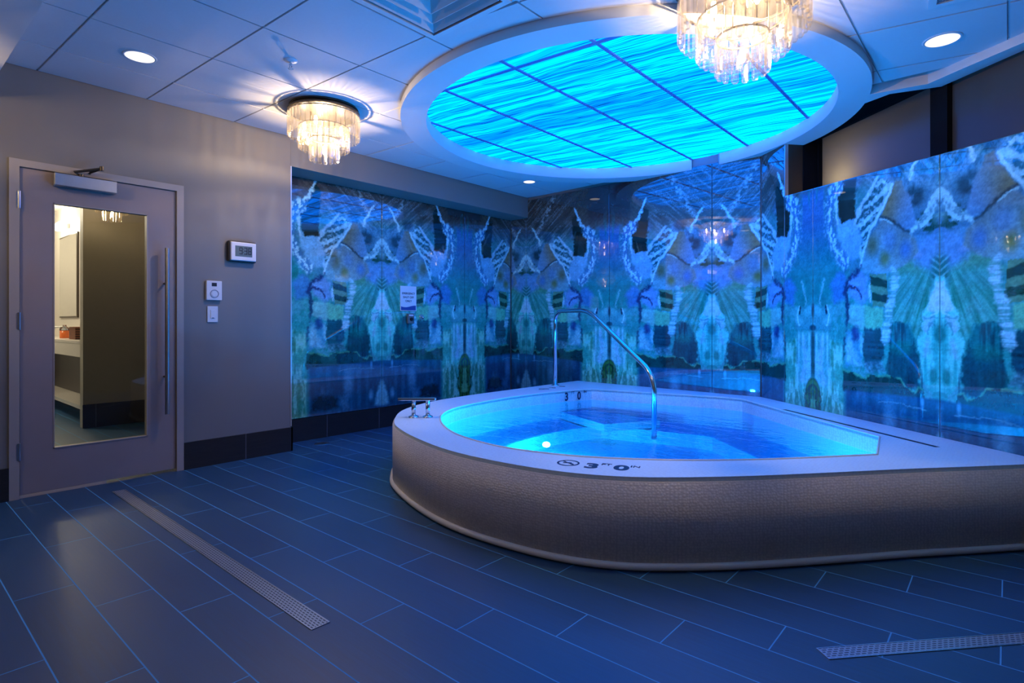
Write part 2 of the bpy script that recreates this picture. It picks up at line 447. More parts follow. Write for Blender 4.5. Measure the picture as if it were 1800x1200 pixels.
# baseboards
bm = bmesh.new(); box(bm, (XL+.0005, D1, 0.0005), (XL+.013, 2.513, .207)); box(bm, (XL+.0005, -5.0, .0005), (XL+.013, D0, .207))
struct(mesh_obj('baseboard_left', bm, M['base_tile']), 'dark tile baseboard under the taupe wall', 'baseboard')
bm = bmesh.new(); box(bm, (XR+.001, 2.502, .0005), (XR+.014, 5.74, .215)); box(bm, (XR+.014, 2.5005, .0005), (XL+.013, 2.513, .207)); prism(bm, [(XR+.014, yb(XR+.014)-.014), (-3.94, yb(-3.94)-.014), (-3.94, yb(-3.94)-.001), (XR+.014, yb(XR+.014)-.001)], .0005, .215)
struct(mesh_obj('baseboard_recess', bm, M['base_tile']), 'dark tile baseboard under the recessed mural', 'baseboard')

# ------------------------------------------------------------------ ceiling
def kx(x): return .05*(x+3.7)+.16*max(0, x+2.2)
xl = [-4.735, -4.28, -3.70, -3.10, -2.50, -1.88, -1.26, -.64, 0.0, .62, 1.24, 1.86, 2.48, 2.95]
ys = [.20+.622*i for i in range(10)]
bm = bmesh.new()
G = .006
for i in range(len(xl)-1):
    for j in range(len(ys)-1):
        a, b = xl[i]+G, xl[i+1]-G
        if i == 4 and abs(ys[j]-1.444) < .2: continue      # the air diffuser sits in this cell
        c = [(a, ys[j]+kx(a)+G), (b, ys[j]+kx(b)+G), (b, ys[j+1]+kx(b)-G), (a, ys[j+1]+kx(a)-G)]
        prism(bm, c, HT, HC-.0004)
tiles = mesh_obj('t', bm, M['tile_white'])
bm = bmesh.new(); box(bm, (XL-.02, .30, HC), (3.0, 6.5, HC+.03))
ceil = mesh_obj('ceiling', bm, M['tile_white'])
# dropped border beside the windows
SI = [(-.80, 4.56), (-.728, 4.586), (-.401, 4.633), (-.22, 4.50), (.066, 4.30), (3.0, 2.25)]
SO = [(3.0, 2.40), (.068, 4.425), (-.338, 4.745), (-.616, 4.667), (-.80, 4.76)]
def cutters():
    cut = bmesh.new(); cyl(cut, (*RC, 2.5), (*RC, 3.2), RO-.004, seg=128); yield cut
    cut = bmesh.new(); prism(cut, SI+[(3.0, 7), (-.80, 7)], 2.5, 3.2); yield cut
    cut = bmesh.new(); prism(cut, [(-2.18, 4.3), (-.80, 4.561), (3.1, 4.5), (3.1, 8), (-2.18, 8)], 2.5, 3.2); yield cut
    cut = bmesh.new(); box(cut, (-2.455, 1.62, 2.5), (-1.925, 2.15, 3.2)); yield cut
    cut = bmesh.new(); prism(cut, [(XL-.005, yb(XL)-.012), (CB.x, CB.y-.012), (3.0, CB.y), (3.0, 8), (XL-.005, 8)], 2.5, 3.2); yield cut
for cb in cutters():
    co_ = mesh_obj('c', cb, None)
    for o in (tiles, ceil): apply_bool(o, co_)
    drop(co_)
bm = bmesh.new(); bm.from_mesh(ceil.data); bm.from_mesh(tiles.data); drop(tiles)
bm.to_mesh(ceil.data); bm.free()
struct(ceil, 'white tile ceiling with square reveal joints', 'ceiling')
bm = bmesh.new(); prism(bm, SI[:]+SO[:], HR+.0012, 2.80)
struct(mesh_obj('trim_ceiling_border', bm, M['drywall']), 'dropped plaster border bending along the window wall', 'trim')
bm = bmesh.new(); box(bm, (-6, -5.3, 3.0), (4.2, 7.2, 3.05))
struct(mesh_obj('ceiling_deck', bm, M['black']), 'dark structural deck above the hung ceiling', 'ceiling')
# ring around the luminous panel
ring = flat_fill('trim_ceiling_ring', [[(RC[0]+RO*math.cos(2*PI*i/160), RC[1]+RO*math.sin(2*PI*i/160)) for i in range(160)],
                                       [(RC[0]+RI*math.cos(2*PI*i/160), RC[1]+RI*math.sin(2*PI*i/160)) for i in range(160)]], .19, M['drywall'], z=HR+.095)
cut = bmesh.new(); prism(cut, [(-6, yb(-6)-.014), (CB.x-.008, CB.y-.014), wpt(.369, .014), wpt(.369, -.294), wpt(3, -.294), (4, 9), (-6, 9)], 2.4, 3.4); cut = mesh_obj('c', cut, None)
apply_bool(ring, cut); drop(cut)
struct(ring, 'round white plaster ring dropped around the glowing ceiling panel', 'trim')
# bulkhead above the viewer
bm = bmesh.new(); prism(bm, [(XL+.0005, -5.04), (3.0, -5.04), (3.0, .60), (XL+.0005, .515)], 2.50, 3.0)
struct(mesh_obj('ceiling_bulkhead', bm, M['drywall']), 'low plain ceiling bulkhead above the door side of the room', 'ceiling')

# luminous panel
lp = empty('luminous_ceiling_panel', (*RC, 2.80))
tag(lp, 'glowing blue bark-patterned round ceiling panel inside the plaster ring above the tub', 'light')
bm = bmesh.new(); prism(bm, [((RI+.06)*math.cos(2*PI*i/96), (RI+.06)*math.sin(2*PI*i/96)) for i in range(96)], 0, .012)
pn = mesh_obj('panel', bm, M['sky'], lp)
for x in (-3.65, -3.07, -2.455, -1.865, -1.24):
    h = math.sqrt(max(0, RI**2-(x-RC[0])**2))
    bm = bmesh.new(); box(bm, (x-RC[0]-.011, -h, -.008), (x-RC[0]+.011, h, -.0005)); mesh_obj('divider_bar', bm, M['sky_bar'], lp)
for y0 in (2.86,):
    h = math.sqrt(RI**2-(y0-RC[1])**2)
    bm = bmesh.new(); vs = box(bm, (-h, -.011, -.0085), (h, .011, -.0008)); bmesh.ops.rotate(bm, verts=vs, cent=(0, 0, 0), matrix=Matrix.Rotation(.10, 3, 'Z'))
    bmesh.ops.translate(bm, verts=bm.verts[:], vec=(0, y0-RC[1], 0)); mesh_obj('divider_bar', bm, M['sky_bar'], lp)

# ------------------------------------------------------------------ mural
HP = 1.2
def vnoise(x, y, seed):
    xi = np.floor(x).astype(np.int64); yi = np.floor(y).astype(np.int64); fx = x-xi; fy = y-yi
    fx = fx*fx*(3-2*fx); fy = fy*fy*(3-2*fy)
    def h(a, b):
        n = (a*374761393+b*668265263+seed*974711) & 0x7fffffff
        n = ((n ^ (n >> 13))*1274126177) & 0x7fffffff
        return ((n ^ (n >> 16)) & 0xffff)/65535.0
    return (h(xi, yi)*(1-fx)+h(xi+1, yi)*fx)*(1-fy)+(h(xi, yi+1)*(1-fx)+h(xi+1, yi+1)*fx)*fy
def fbm(x, y, seed, o=4, g=.5):
    s = 0; a = 1; t = 0
    for i in range(o):
        s = s+a*vnoise(x*2**i, y*2**i, seed+i*17); t += a; a *= g
    return s/t
def seg_dist(S, V, pts):
    d = np.full(S.shape, 9.0)
    for (x0, y0), (x1, y1) in zip(pts, pts[1:]):
        dx, dy = x1-x0, y1-y0; L = dx*dx+dy*dy+1e-12
        t = np.clip(((S-x0)*dx+(V-y0)*dy)/L, 0, 1)
        d = np.minimum(d, np.hypot(S-x0-t*dx, V-y0-t*dy))
    return d
def inside(S, V, pts):
    r = np.zeros(S.shape, bool); n = len(pts)
    for i in range(n):
        (x0, y0), (x1, y1) = pts[i], pts[(i+1) % n]
        if y0 == y1: continue
        c = ((y0 > V) != (y1 > V)) & (S < (x1-x0)*(V-y0)/(y1-y0)+x0)
        r ^= c
    return r
def sm(x, a, b):
    t = np.clip((x-a)/(b-a), 0, 1); return t*t*(3-2*t)
def paint_print(S, V):
    """colour of the agate print at distance S from the mirror axis and height V"""
    n1 = fbm(S*5, V*5, 1); n2 = fbm(S*14, V*14, 5); n3 = fbm(S*45, V*45, 9, 3); stv = fbm(S*38, V*3, 21, 4); sth = fbm(S*4, V*55, 33, 4)
    diag = fbm((S*.75+V*.66)*6, (V*.75-S*.66)*60, 41, 4)
    w1 = (fbm(S*16, V*16, 61)-.5); w2 = (fbm(S*16+40, V*16, 71)-.5)
    w3 = fbm(S*70, V*70, 111, 3)-.5; w4 = fbm(S*70+9, V*70, 121, 3)-.5
    Sw = S+w1*.055+w3*.026; Vw = V+w2*.055+w4*.026
    Sf = S+w1*.022+w3*.014; Vf = V+w2*.022+w4*.014
    n4 = fbm(S*120, V*120, 131, 3)
    C = np.zeros(S.shape+(3,))
    def lay(mask, col):
        nonlocal C
        col = np.asarray(col, float)
        if col.ndim == 1: col = np.broadcast_to(col, C.shape)
        C = C*(1-mask[..., None])+col*mask[..., None]
    def grad(f, a, b): return np.asarray(a)*(1-f[..., None])+np.asarray(b)*f[..., None]
    def poly(pts, col, feather=.02, warp=True, k=1.0):
        s, v = (Sw, Vw) if warp is True else (Sf, Vf) if warp == 'f' else (S, V)
        i = inside(s, v, pts); d = seg_dist(s, v, list(pts)+[pts[0]]); sd = np.where(i, d, -d)
        lay(k*sm(sd, -feather/2, feather/2), col)
    def stroke(pts, w, col, feather=.012, warp=True, k=1.0, tex=None):
        s, v = (Sw, Vw) if warp is True else (Sf, Vf)
        d = seg_dist(s, v, pts); m = k*(1-sm(d, w/2-feather/2, w/2+feather/2))
        if tex is not None: m = m*tex
        lay(m, col)
    # ground: teal to blue-violet with height
    lay(np.ones(S.shape), grad(sm(V, 1.2, 1.75), (.17, .42, .42), (.24, .33, .44)))
    lay(.5*sm(n1, .45, .62), (.12, .34, .30)); lay(.4*sm(n2, .52, .7), (.42, .52, .62))
    # upper field, maroon and grey with slanting brush strokes
    up = sm(V+.10*(n1-.5), 2.02, 2.30)
    lay(up, grad(diag, (.13, .09, .09), (.32, .23, .23)))
    lay(up*sm(V, 2.25, 2.55)*.75, (.16, .085, .065))
    lay(.3*sm(diag*.7+.35*n4, .54, .74)*sm(V, 1.85, 2.1)*(1-sm(S, .55, .8)), (.58, .56, .68))
    lay(.3*sm(diag*.7+.3*n3, .56, .38)*sm(V, 1.9, 2.1)*(1-sm(S, .45, .7)), (.10, .13, .16))
    stroke([(.094, 2.29), (.228, 2.07)], .022, (.72, .70, .78), .02)
    stroke([(.42, 2.62), (.30, 2.40), (.18, 2.22)], .05, (.60, .52, .58), .04, k=.7, tex=sm(n3, .35, .6))
    # area between the big stones and the axis
    poly([(0, 1.50), (0, 1.72), (.16, 1.66), (.24, 1.56), (.30, 1.46), (.12, 1.42)], (.33, .40, .60), .09)
    poly([(.10, 1.44), (.22, 1.54), (.34, 1.50), (.40, 1.42), (.2, 1.36)], (.24, .38, .22), .08, k=.8)
    poly([(.13, 1.56), (.20, 1.60), (.19, 1.52)], (.55, .48, .66), .06)
    lay(.95*(1-sm(np.hypot((S-.07)/.13, (V-1.755)/.085), .6, 1.15))*sm(n3+.15*n2, .38, .6), (.05, .13, .10))
    lay(.85*(1-sm(np.hypot((S-.20)/.10, (V-1.93)/.085), .55, 1.2))*sm(n2, .3, .55), (.06, .10, .13))
    lay(.7*(1-sm(np.hypot((S-.34)/.07, (V-2.14)/.07), .5, 1.2)), (.08, .10, .13))
    # agate stones
    st1 = [(.346, 2.075), (.299, 2.064), (.231, 1.953), (.198, 1.845), (.176, 1.767), (.209, 1.727), (.276, 1.738), (.358, 1.799), (.469, 1.858), (.419, 1.946)]
    st2 = [(.469, 1.83), (.37, 1.795), (.265, 1.717), (.176, 1.658), (.154, 1.573), (.25, 1.50), (.346, 1.472), (.52, 1.455), (.64, 1.475), (.664, 1.55), (.654, 1.60), (.599, 1.699), (.52, 1.787)]
    poly(st1, grad(sm(S+.3*(V-1.9), .18, .44), (.36, .40, .56), (.40, .27, .20)), .025, 'f')
    poly(st2, grad(sm(.5*S-(V-1.6)*.6, .05, .42), (.40, .36, .40), (.42, .50, .60)), .03, 'f')
    for cx, cy, rr, cl in ((.555, 1.665, .10, (.30, .21, .10)), (.44, 1.56, .075, (.34, .26, .08)), (.40, 1.68, .10, (.34, .38, .56)), (.26, 1.60, .08, (.22, .30, .56))):
        lay(.75*(1-sm(np.hypot(S-cx, (V-cy)*.8), .1*rr, rr)), cl)
    stroke([(.48, 1.856), (.36, 1.80), (.27, 1.725), (.19, 1.70)], .018, (.12, .10, .10), .02, 'f', .8)
    stroke([(.48, 1.835), (.42, 1.815), (.37, 1.79)], .012, (.70, .66, .70), .012, 'f')
    # blunt white leg
    tx = sm(n3+.25*n2, .40, .62)
    stroke([(-.02, 1.93), (.07, 1.84), (.122, 1.765), (.205, 1.70)], .062, (.72, .72, .80), .02, True, .95, np.clip(.45+tx*.6, 0, 1))
    lay(.5*(1-sm(np.hypot(S/.09, (V-1.86)/.16), .5, 1.1))*tx, (.62, .66, .76))
    # ladder lace between two lines
    li = [(.37, 2.055), (.469, 1.897), (.572, 1.776), (.64, 1.632), (.67, 1.53)]; lo = [(.50, 2.13), (.60, 2.02), (.696, 1.941), (.724, 1.852), (.70, 1.74), (.668, 1.60)]
    band = li+lo[::-1]
    ib = inside(Sf, Vf, band)
    rung = np.sin((V+S*.55)*78+3*(n2-.5))
    lay(ib*.9, grad(sm(rung+2.2*(n3-.5)+1.5*(n2-.5), -.4, .7), (.10, .20, .24), (.58, .62, .72)))
    lay(ib*.5*sm(n3, .5, .66), (.62, .66, .78))
    stroke(li, .024, (.74, .73, .82), .014, 'f'); stroke(lo, .030, (.66, .66, .80), .02, 'f')
    # tall dark hollow with pale band below
    poly([(.70, 1.60), (.66, 1.72), (.73, 1.86), (.74, 1.90), (.90, 1.90), (.93, 1.82), (.86, 1.70), (.80, 1.58)], (.44, .54, .72), .05)
    poly([(.71, 2.30), (.735, 2.44), (.80, 2.28), (.88, 2.16), (.905, 2.02), (.87, 1.88), (.72, 1.875), (.735, 1.98), (.70, 2.10)], grad(n2, (.035, .06, .06), (.08, .10, .10)), .02)
    lay(.12*sm(sth, .52, .66)*inside(S, V, [(.70, 2.2), (.9, 2.2), (.9, 1.88), (.7, 1.88)]), (.18, .22, .26))
    stroke([(.735, 2.46), (.80, 2.32), (.88, 2.18), (.93, 2.02), (.91, 1.88)], .028, (.66, .68, .82), .02)
    lac = [(.90, 2.18), (.975, 2.12), (1.025, 2.0), (1.03, 1.86), (.95, 1.70), (.84, 1.58)]
    stroke(lac, .11, (.22, .33, .52), .06); stroke(lac, .12, (.70, .72, .84), .05, True, .9, sm(n3+.12*np.sin(S*90), .50, .60))
    stroke([(1.02, 1.92), (.99, 1.75), (.90, 1.66), (.83, 1.57)], .030, (.66, .70, .84), .03, True, .8, tx)
    # column crown
    poly([(1.06, 2.2), (1.05, 1.85), (.98, 1.65), (.86, 1.52), (.90, 1.38), (1.02, 1.30), (1.3, 1.28), (1.3, 2.2)], grad(sm(V, 1.4, 2.0), (.11, .36, .36), (.17, .27, .46)), .08)
    lay(.55*sm(stv, .50, .64)*sm(S, .98, 1.1)*sm(V, .5, .7), (.10, .30, .30))
    lay(sm(V, 2.12, 2.45)*sm(S, .86, 1.0), grad(diag, (.07, .045, .06), (.17, .11, .13)))
    # violet veins and boulders
    poly([(.68, 1.50), (.60, 1.44), (.58, 1.32), (.66, 1.26), (.76, 1.30), (.80, 1.42)], (.40, .44, .66), .05)
    poly([(.84, 1.50), (.80, 1.42), (.84, 1.30), (.94, 1.26), (.99, 1.40), (.92, 1.50)], (.22, .34, .56), .06)
    stroke([(.67, 1.53), (.72, 1.47), (.80, 1.44), (.83, 1.36), (.80, 1.27), (.79, 1.14), (.825, 1.01), (.86, .86)], .034, (.07, .06, .17), .03, True, .85, sm(n2+.2*n4, .38, .55))
    stroke([(.83, 1.36), (.78, 1.40), (.70, 1.36), (.66, 1.30)], .02, (.10, .08, .20), .02)
    stroke([(.56, 1.42), (.59, 1.34), (.57, 1.28)], .016, (.66, .66, .80), .012)
    # dark slats under the stones and pale panes
    sl = inside(Sf, Vf, [(.58, 1.46), (.42, 1.46), (.40, 1.22), (.55, 1.24)])
    lay(sl*.9, grad(sm(np.sin((V-S*.22)*62+2*(n2-.5)), -.2, .4), (.06, .10, .07), (.30, .36, .28)))
    poly([(.78, 1.25), (.62, 1.25), (.456, 1.215), (.456, 1.085), (.64, 1.07), (.79, 1.12)], grad(sm(S, .6, .66), (.38, .58, .46), (.46, .58, .60)), .02, 'f')
    poly([(.80, 1.07), (.64, 1.05), (.654, .81), (.82, .80)], grad(sm(n2, .35, .65), (.24, .42, .54), (.50, .60, .70)), .03)
    poly([(.75, 1.08), (.70, 1.10), (.67, 1.02), (.73, .98)], (.10, .12, .30), .05)
    poly([(.626, 1.077), (.469, 1.080), (.444, .97), (.469, .852), (.626, .80), (.647, .90)], grad(sth, (.04, .10, .15), (.10, .22, .26)), .02)
    poly([(.645, .83), (.46, .86), (.42, .78), (.62, .76)], grad(n3, (.05, .12, .18), (.50, .56, .68)), .04, k=.7)
    # fan around the skull
    ang = np.arctan2(S, 1.62-V); rad = np.hypot(S, 1.62-V)
    fan = fbm(ang*26, rad*3.5, 81, 4)
    fm = sm(S, .02, .10)*(1-sm(S, .34, .42))*sm(V, .98, 1.08)*(1-sm(V, 1.40, 1.50))
    lay(fm, grad(fan, (.06, .26, .20), (.40, .62, .62)))
    poly([(.40, 1.12), (.25, 1.12), (.19, .99), (.14, .80), (.165, .70), (.43, .70), (.41, .95)], grad(stv, (.03, .08, .13), (.07, .24, .26)), .03)
    lay(.6*sm(stv, .5, .62)*inside(S, V, [(.40, 1.12), (.22, 1.12), (.18, .98), (.40, .94)]), (.12, .36, .38))
    lay(.35*(1-sm(np.hypot((S-.30)/.12, (V-.95)/.07), .3, 1.1)), (.10, .42, .36))
    stroke([(.358, 1.47), (.346, 1.357), (.394, 1.234), (.419, 1.138), (.438, 1.0)], .062, (.66, .68, .80), .03, True, .95, np.clip(.4+1.0*sm(sth, .42, .6), 0, 1))
    # chevrons on the axis
    ch = .8*(1-sm(S, .03, .09))
    lay(ch*sm(V, 1.36, 1.40)*(1-sm(V, 1.50, 1.56)), grad(sm(np.sin((V-S*.7)*150), .1, .7), (.09, .24, .22), (.34, .50, .52))*1.0)
    # the skull
    sk = [(-.05, 1.40), (.012, 1.40), (.06, 1.30), (.107, 1.208), (.140, 1.13), (.144, 1.06), (.176, 1.00), (.154, .89), (.133, .785), (.095, .715), (.03, .70), (-.05, .70)]
    poly(sk, grad(sm(stv, .35, .65), (.22, .52, .52), (.42, .70, .70)), .025)
    poly([(-.05, 1.37), (.02, 1.37), (.06, 1.29), (.10, 1.20), (.05, 1.185), (-.05, 1.20)], (.72, .70, .80), .025, 'f')
    poly([(.05, 1.16), (.13, 1.15), (.145, 1.08), (.10, 1.05), (.06, 1.10)], (.58, .62, .72), .03)
    stroke([(.03, 1.165), (.09, 1.14), (.12, 1.15)], .012, (.14, .34, .38), .016, True, .7); stroke([(.04, 1.10), (.08, 1.115), (.085, 1.06)], .014, (.12, .32, .36), .018, True, .7)
    stroke([(.02, 1.185), (.07, 1.165)], .010, (.75, .78, .82), .01, 'f')
    lay(.8*(1-sm(np.hypot(S/.05, (V-1.05)/.07), .5, 1.1)), (.09, .26, .26))
    stroke([(.085, 1.0), (.11, .92)], .04, (.62, .62, .74), .04, True, .7)
    lay(.65*(1-sm(np.hypot((S-.045)/.03, (V-.79)/.06), .5, 1.2)), (.08, .26, .24))
    lay(.6*sm(stv, .5, .62)*(1-sm(S, .13, .17))*sm(V, .62, .70)*(1-sm(V, .78, .84)), (.06, .14, .20))
    # dark water at the foot of the print
    wt = 1-sm(V-.60-.05*(1-S/HP), -.012, .012)
    lil = [(.86, .765), (.74, .755), (.69, .735), (.626, .715), (.572, .758), (.50, .745), (.406, .755), (.30, .742), (.265, .700), (.19, .670), (.165, .708), (.122, .69)]
    pl = lil+[(.10, .60), (.9, .60)]
    lay(inside(Sf, Vf, pl)*1.0, grad(n2, (.03, .09, .10), (.07, .17, .17)))
    wat = grad(sm(stv*.5+n1*.5, .3, .75), (.06, .15, .25), (.11, .24, .37))
    lay(wt*(1-sm(S, .80, .85)), wat)
    stroke(lil, .016, (.26, .44, .34), .012, 'f', .9, sm(n3, .3, .5))
    for cx, cy, rx, ry, k in ((.13, .61, .018, .055, .8), (.0, .56, .03, .10, .35), (.40, .45, .075, .17, .75), (.135, .29, .035, .07, .9), (.30, .52, .02, .03, .2), (.68, .35, .04, .10, .3)):
        lay(k*(1-sm(np.hypot((S-cx)/rx, (V-cy)/ry), .1, 1.25)), (.34, .50, .68))
    poly([(-.05, .44), (.015, .44), (.07, .30), (.09, .18), (-.05, .18)], grad(stv, (.30, .48, .62), (.52, .66, .76)), .04, 'f', .9)
    poly([(.55, .34), (.78, .33), (.80, .20), (.5, .20)], (.03, .07, .10), .05, k=.8)
    poly([(.38, .33), (.50, .33), (.46, .18), (.40, .18)], (.22, .34, .48), .05, k=.7)
    stroke([(.10, .57), (.30, .585), (.5, .57)], .007, (.5, .6, .7), .006, 'f', .5)
    # column
    cm = sm(S+.02*(n2-.5), .838, .858)*(1-sm(V+.12*(n1-.5)-.25*(S-.85), .90, .98))
    lay(cm, grad(sm(fbm(S*22, V*7, 91, 4), .40, .60), (.26, .50, .44), (.54, .72, .66)))
    lay(cm*.7*sm(fbm(S*26, V*6+9*n1, 97, 4)+.12*(n4-.5), .54, .68), (.14, .32, .22))
    lay(sm(V, .55, .66)*(1-sm(V, 1.0, 1.08))*sm(S, .97, 1.02), grad(sm(stv, .4, .6), (.34, .54, .56), (.60, .70, .76)))
    stroke([(1.09, 1.0), (1.10, .80), (1.08, .64)], .05, (.66, .66, .80), .04, True, .8)
    lay(.9*sm(S, 1.165, 1.19)*sm(V, .64, .72)*(1-sm(V, 1.02, 1.08)), (.08, .16, .20))
    arch = np.hypot((1.2-S)/.75, np.maximum(0, V-.56)*1.0)+.0
    am = (1-sm(arch+.02*(n2-.5), .10, .13))*(1-sm(V, .66, .70)); am2 = (1-sm(S, 1.2, 1.21))
    lay(am, grad(sm(np.sin(arch*90+5*(n2-.5))+1.5*(n3-.5), -.6, .8), (.06, .14, .08), (.16, .26, .12)))
    poly([(1.175, .50), (1.25, .50), (1.25, .20), (1.15, .20)], (.34, .50, .34), .03)
    stroke([(1.12, .56), (1.11, .40), (1.09, .30), (1.12, .22)], .02, (.10, .14, .06), .02)
    lay(sm(V, 1.04, 1.08)*(1-sm(V, 1.22, 1.28))*sm(S, .96, 1.0), grad(n2, (.16, .36, .42), (.40, .58, .62)))
    stroke([(1.03, 1.26), (1.0, 1.18), (1.03, 1.10)], .014, (.74, .78, .82), .012, 'f'); stroke([(1.045, 1.25), (1.03, 1.19)], .02, (.06, .10, .16), .014, 'f')
    lay(.9*(1-sm(np.hypot((S-1.2)/.022, (V-1.22)/.07), .5, 1.1)), (.05, .12, .18)); lay(.9*(1-sm(np.hypot((S-1.2)/.05, (V-1.08)/.03), .5, 1.1)), (.05, .12, .18))
    stroke([(1.05, 1.46), (1.10, 1.36), (1.11, 1.28)], .018, (.40, .56, .60), .02)
    # overall grain
    C = C*np.array([.78, 1.10, .96])
    C = C*(.80+.40*n4[..., None])*(.84+.32*n3[..., None])*(.9+.2*n2[..., None])*(.92+.16*sth[..., None])
    g = C.mean(-1, keepdims=True); C = g+(C-g)*1.2
    C = np.clip(C, 0, 1)**1.5*1.16
    return np.clip(C, .008, .9)

RES = .0065
def anchor(u, A):
    """unrolled wall distance -> distance from the mirror axis"""
    xs = [a for a, _ in A]; f = [b for _, b in A]
    return np.interp(u, xs, f)
def mural_panel(name, p_of_u, u0, u1, z0, z1f, smap, shift, label, nrm):
    nu = max(2, int((u1-u0)/RES)+1); nv = max(2, int((z1f(u0)-z0)/RES)+1)
    U = np.linspace(u0, u1, nu); T = np.linspace(0, 1, nv)
    UU, TT = np.meshgrid(U, T); top = np.array([z1f(u) for u in U])[None, :]
    Z = z0+(top-z0)*TT
    S = smap(UU); V = Z-shift(UU)
    C = paint_print(S, V)
    P0, P1 = Vector(p_of_u(u0)), Vector(p_of_u(u1))
    f = (UU-u0)/(u1-u0)
    X = P0.x+(P1.x-P0.x)*f; Y = P0.y+(P1.y-P0.y)*f
    n = nu*nv
    co = np.stack([X, Y, Z], -1).reshape(-1, 3)
    idx = np.arange(n).reshape(nv, nu)
    q = np.stack([idx[:-1, :-1], idx[:-1, 1:], idx[1:, 1:], idx[1:, :-1]], -1).reshape(-1, 4)
    # thickness: rim and back
    th = .010
    rim = [idx[0, 0], idx[0, -1], idx[-1, -1], idx[-1, 0]]
    bk = co[rim]-np.array(nrm)*th
    co = np.concatenate([co, bk]); b = n+np.arange(4)
    per = np.concatenate([idx[0, :], idx[1:, -1], idx[-1, -2::-1], idx[-2:0:-1, 0]])
    extra = [[b[3], b[2], b[1], b[0]]]
    edge_lists = [idx[0, :], idx[:, -1], idx[-1, ::-1], idx[::-1, 0]]
    me = bpy.data.meshes.new(name)
    faces_flat = q.reshape(-1); ls = np.arange(0, len(faces_flat), 4)
    ext_loops = []; ext_start = []; cnt = len(faces_flat)
    for k, e in enumerate(edge_lists):
        L = list(e[::-1])+[b[k], b[(k+1) % 4]]; ext_start.append(cnt); ext_loops += L; cnt += len(L)
    ext_start.append(cnt); ext_loops += extra[0]; cnt += 4
    me.vertices.add(len(co)); me.vertices.foreach_set('co', co.reshape(-1).astype(np.float32))
    me.loops.add(cnt); me.loops.foreach_set('vertex_index', np.concatenate([faces_flat, np.array(ext_loops)]).astype(np.int32))
    me.polygons.add(len(ls)+5); me.polygons.foreach_set('loop_start', np.concatenate([ls, np.array(ext_start)]).astype(np.int32))
    me.update(calc_edges=True)
    at = me.color_attributes.new('print', 'FLOAT_COLOR', 'POINT')
    full = np.ones((len(co), 4), np.float32); full[:n, :3] = C.reshape(-1, 3); full[n:, :3] = .05
    at.data.foreach_set('color', full.reshape(-1))
    me.materials.append(M['mural'])
    o = link(bpy.data.objects.new(name, me)); tag(o, label, 'wall panel', 'mural glass panels')
    return o
GP = .0022
# recess wall panels (u = Y)
AL = [(1.30, 1.2), (2.47, 1.2), (3.69, 0), (4.92, 1.2), (5.80, .33)]
AL = [(2.46, 1.2), (3.69, 0), (4.92, 1.2), (6.1, .02)]
sh_l = lambda u: .07+0*u
for y0, y1, lb in ((2.5115, 3.69, 'agate mural panel on the recessed wall beside the bright metal corner trim'),
                   (3.69, 4.92, 'agate mural panel carrying the emergency sign'),
                   (4.92, 5.775, 'agate mural panel on the recessed wall against the room corner')):
    mural_panel('mural_panel', lambda u: (XR+.012, u, 0), y0+GP, y1-GP, .218, lambda u: HS-.001, lambda u: anchor(u, AL), sh_l, lb, (1, 0, 0))
# back wall panels (u = X)
AB = [(-5.06, .27), (-4.77, 0), (-3.47, 1.2), (-2.243, 0), (-1.75, .48)]
sh_b = lambda u: np.interp(u, [-5.06, -2.4], [.07, 0])
bn = Vector((CB.y-CA.y, -(CB.x-CA.x), 0)).normalized()
for x0, x1, lb in ((-5.045, -4.77, 'narrow agate mural strip on the back wall in the room corner'),
                   (-4.77, -3.47, 'agate mural panel on the back wall behind the top of the handrail'),
                   (-3.47, -2.243, 'agate mural panel on the back wall behind the sloping part of the handrail'),
                   (-2.243, -1.765, 'narrow agate mural panel at the end of the back wall')):
    mural_panel('mural_panel', lambda u: (u+bn.x*.012, yb(u)+bn.y*.012, 0), x0+GP, x1-GP, .218 if x1 < -3.4 else .405, lambda u: 2.715, lambda u: anchor(u, AB), sh_b, lb, tuple(bn))
# angled wall panels (u = t)
AA = [(0, .48), (.739, 1.2), (1.914, 0), (3.09, 1.2), (4.3, 0)]
z_full = lambda u: 2.74
for t0, t1, zf, lb in ((.004, .36, z_full, 'tall narrow agate mural panel between the corner and the dark window'),
                       (.36, .739, sill, 'narrow agate mural panel under the left edge of the window'),
                       (.739, 1.914, sill, 'agate mural panel under the left window pane'),
                       (1.914, 3.09, sill, 'agate mural panel under the right window pane')):
    mural_panel('mural_panel', lambda u: (*wpt(u, .012), 0), t0+GP, t1-GP, .405, zf, lambda u: anchor(u, AA), lambda u: 0*u, lb, tuple(WN))

# ------------------------------------------------------------------ window above the mural
win = empty('window_1', (0, 0, 0)); tag(win, 'dark clerestory window with frosted panes above the mural', 'window', kind='structure')
bm = bmesh.new()
slope_prism(bm, .362, WL-.05, -.003, -.40, sill(.362)-.009, sill(WL-.05)-.009, sill(.362)-.001, sill(WL-.05)-.001)
mesh_obj('window_sill', bm, M['black_frame'], win)
bm = bmesh.new(); slope_prism(bm, .375, WL-.05, -.295, -.40, sill(.375)-.001, sill(WL-.05)-.001, sill(.375)+.075, sill(WL-.05)+.075); mesh_obj('bottom_rail', bm, M['black_frame'], win)
for t0, t1 in ((.376, .385), (1.53, 1.66), (2.95, 3.05)):
    bm = bmesh.new(); prism(bm, [wpt(t0, -.295), wpt(t1, -.295), wpt(t1, -.40), wpt(t0, -.40)], 2.06, 2.97); mesh_obj('mullion', bm, M['black_frame'], win)
bm = bmesh.new(); prism(bm, [wpt(.385, -.30), wpt(WL-.05, -.30), wpt(WL-.05, -.40), wpt(.385, -.40)], 2.75, 2.97); mesh_obj('window_head', bm, M['black_frame'], win)
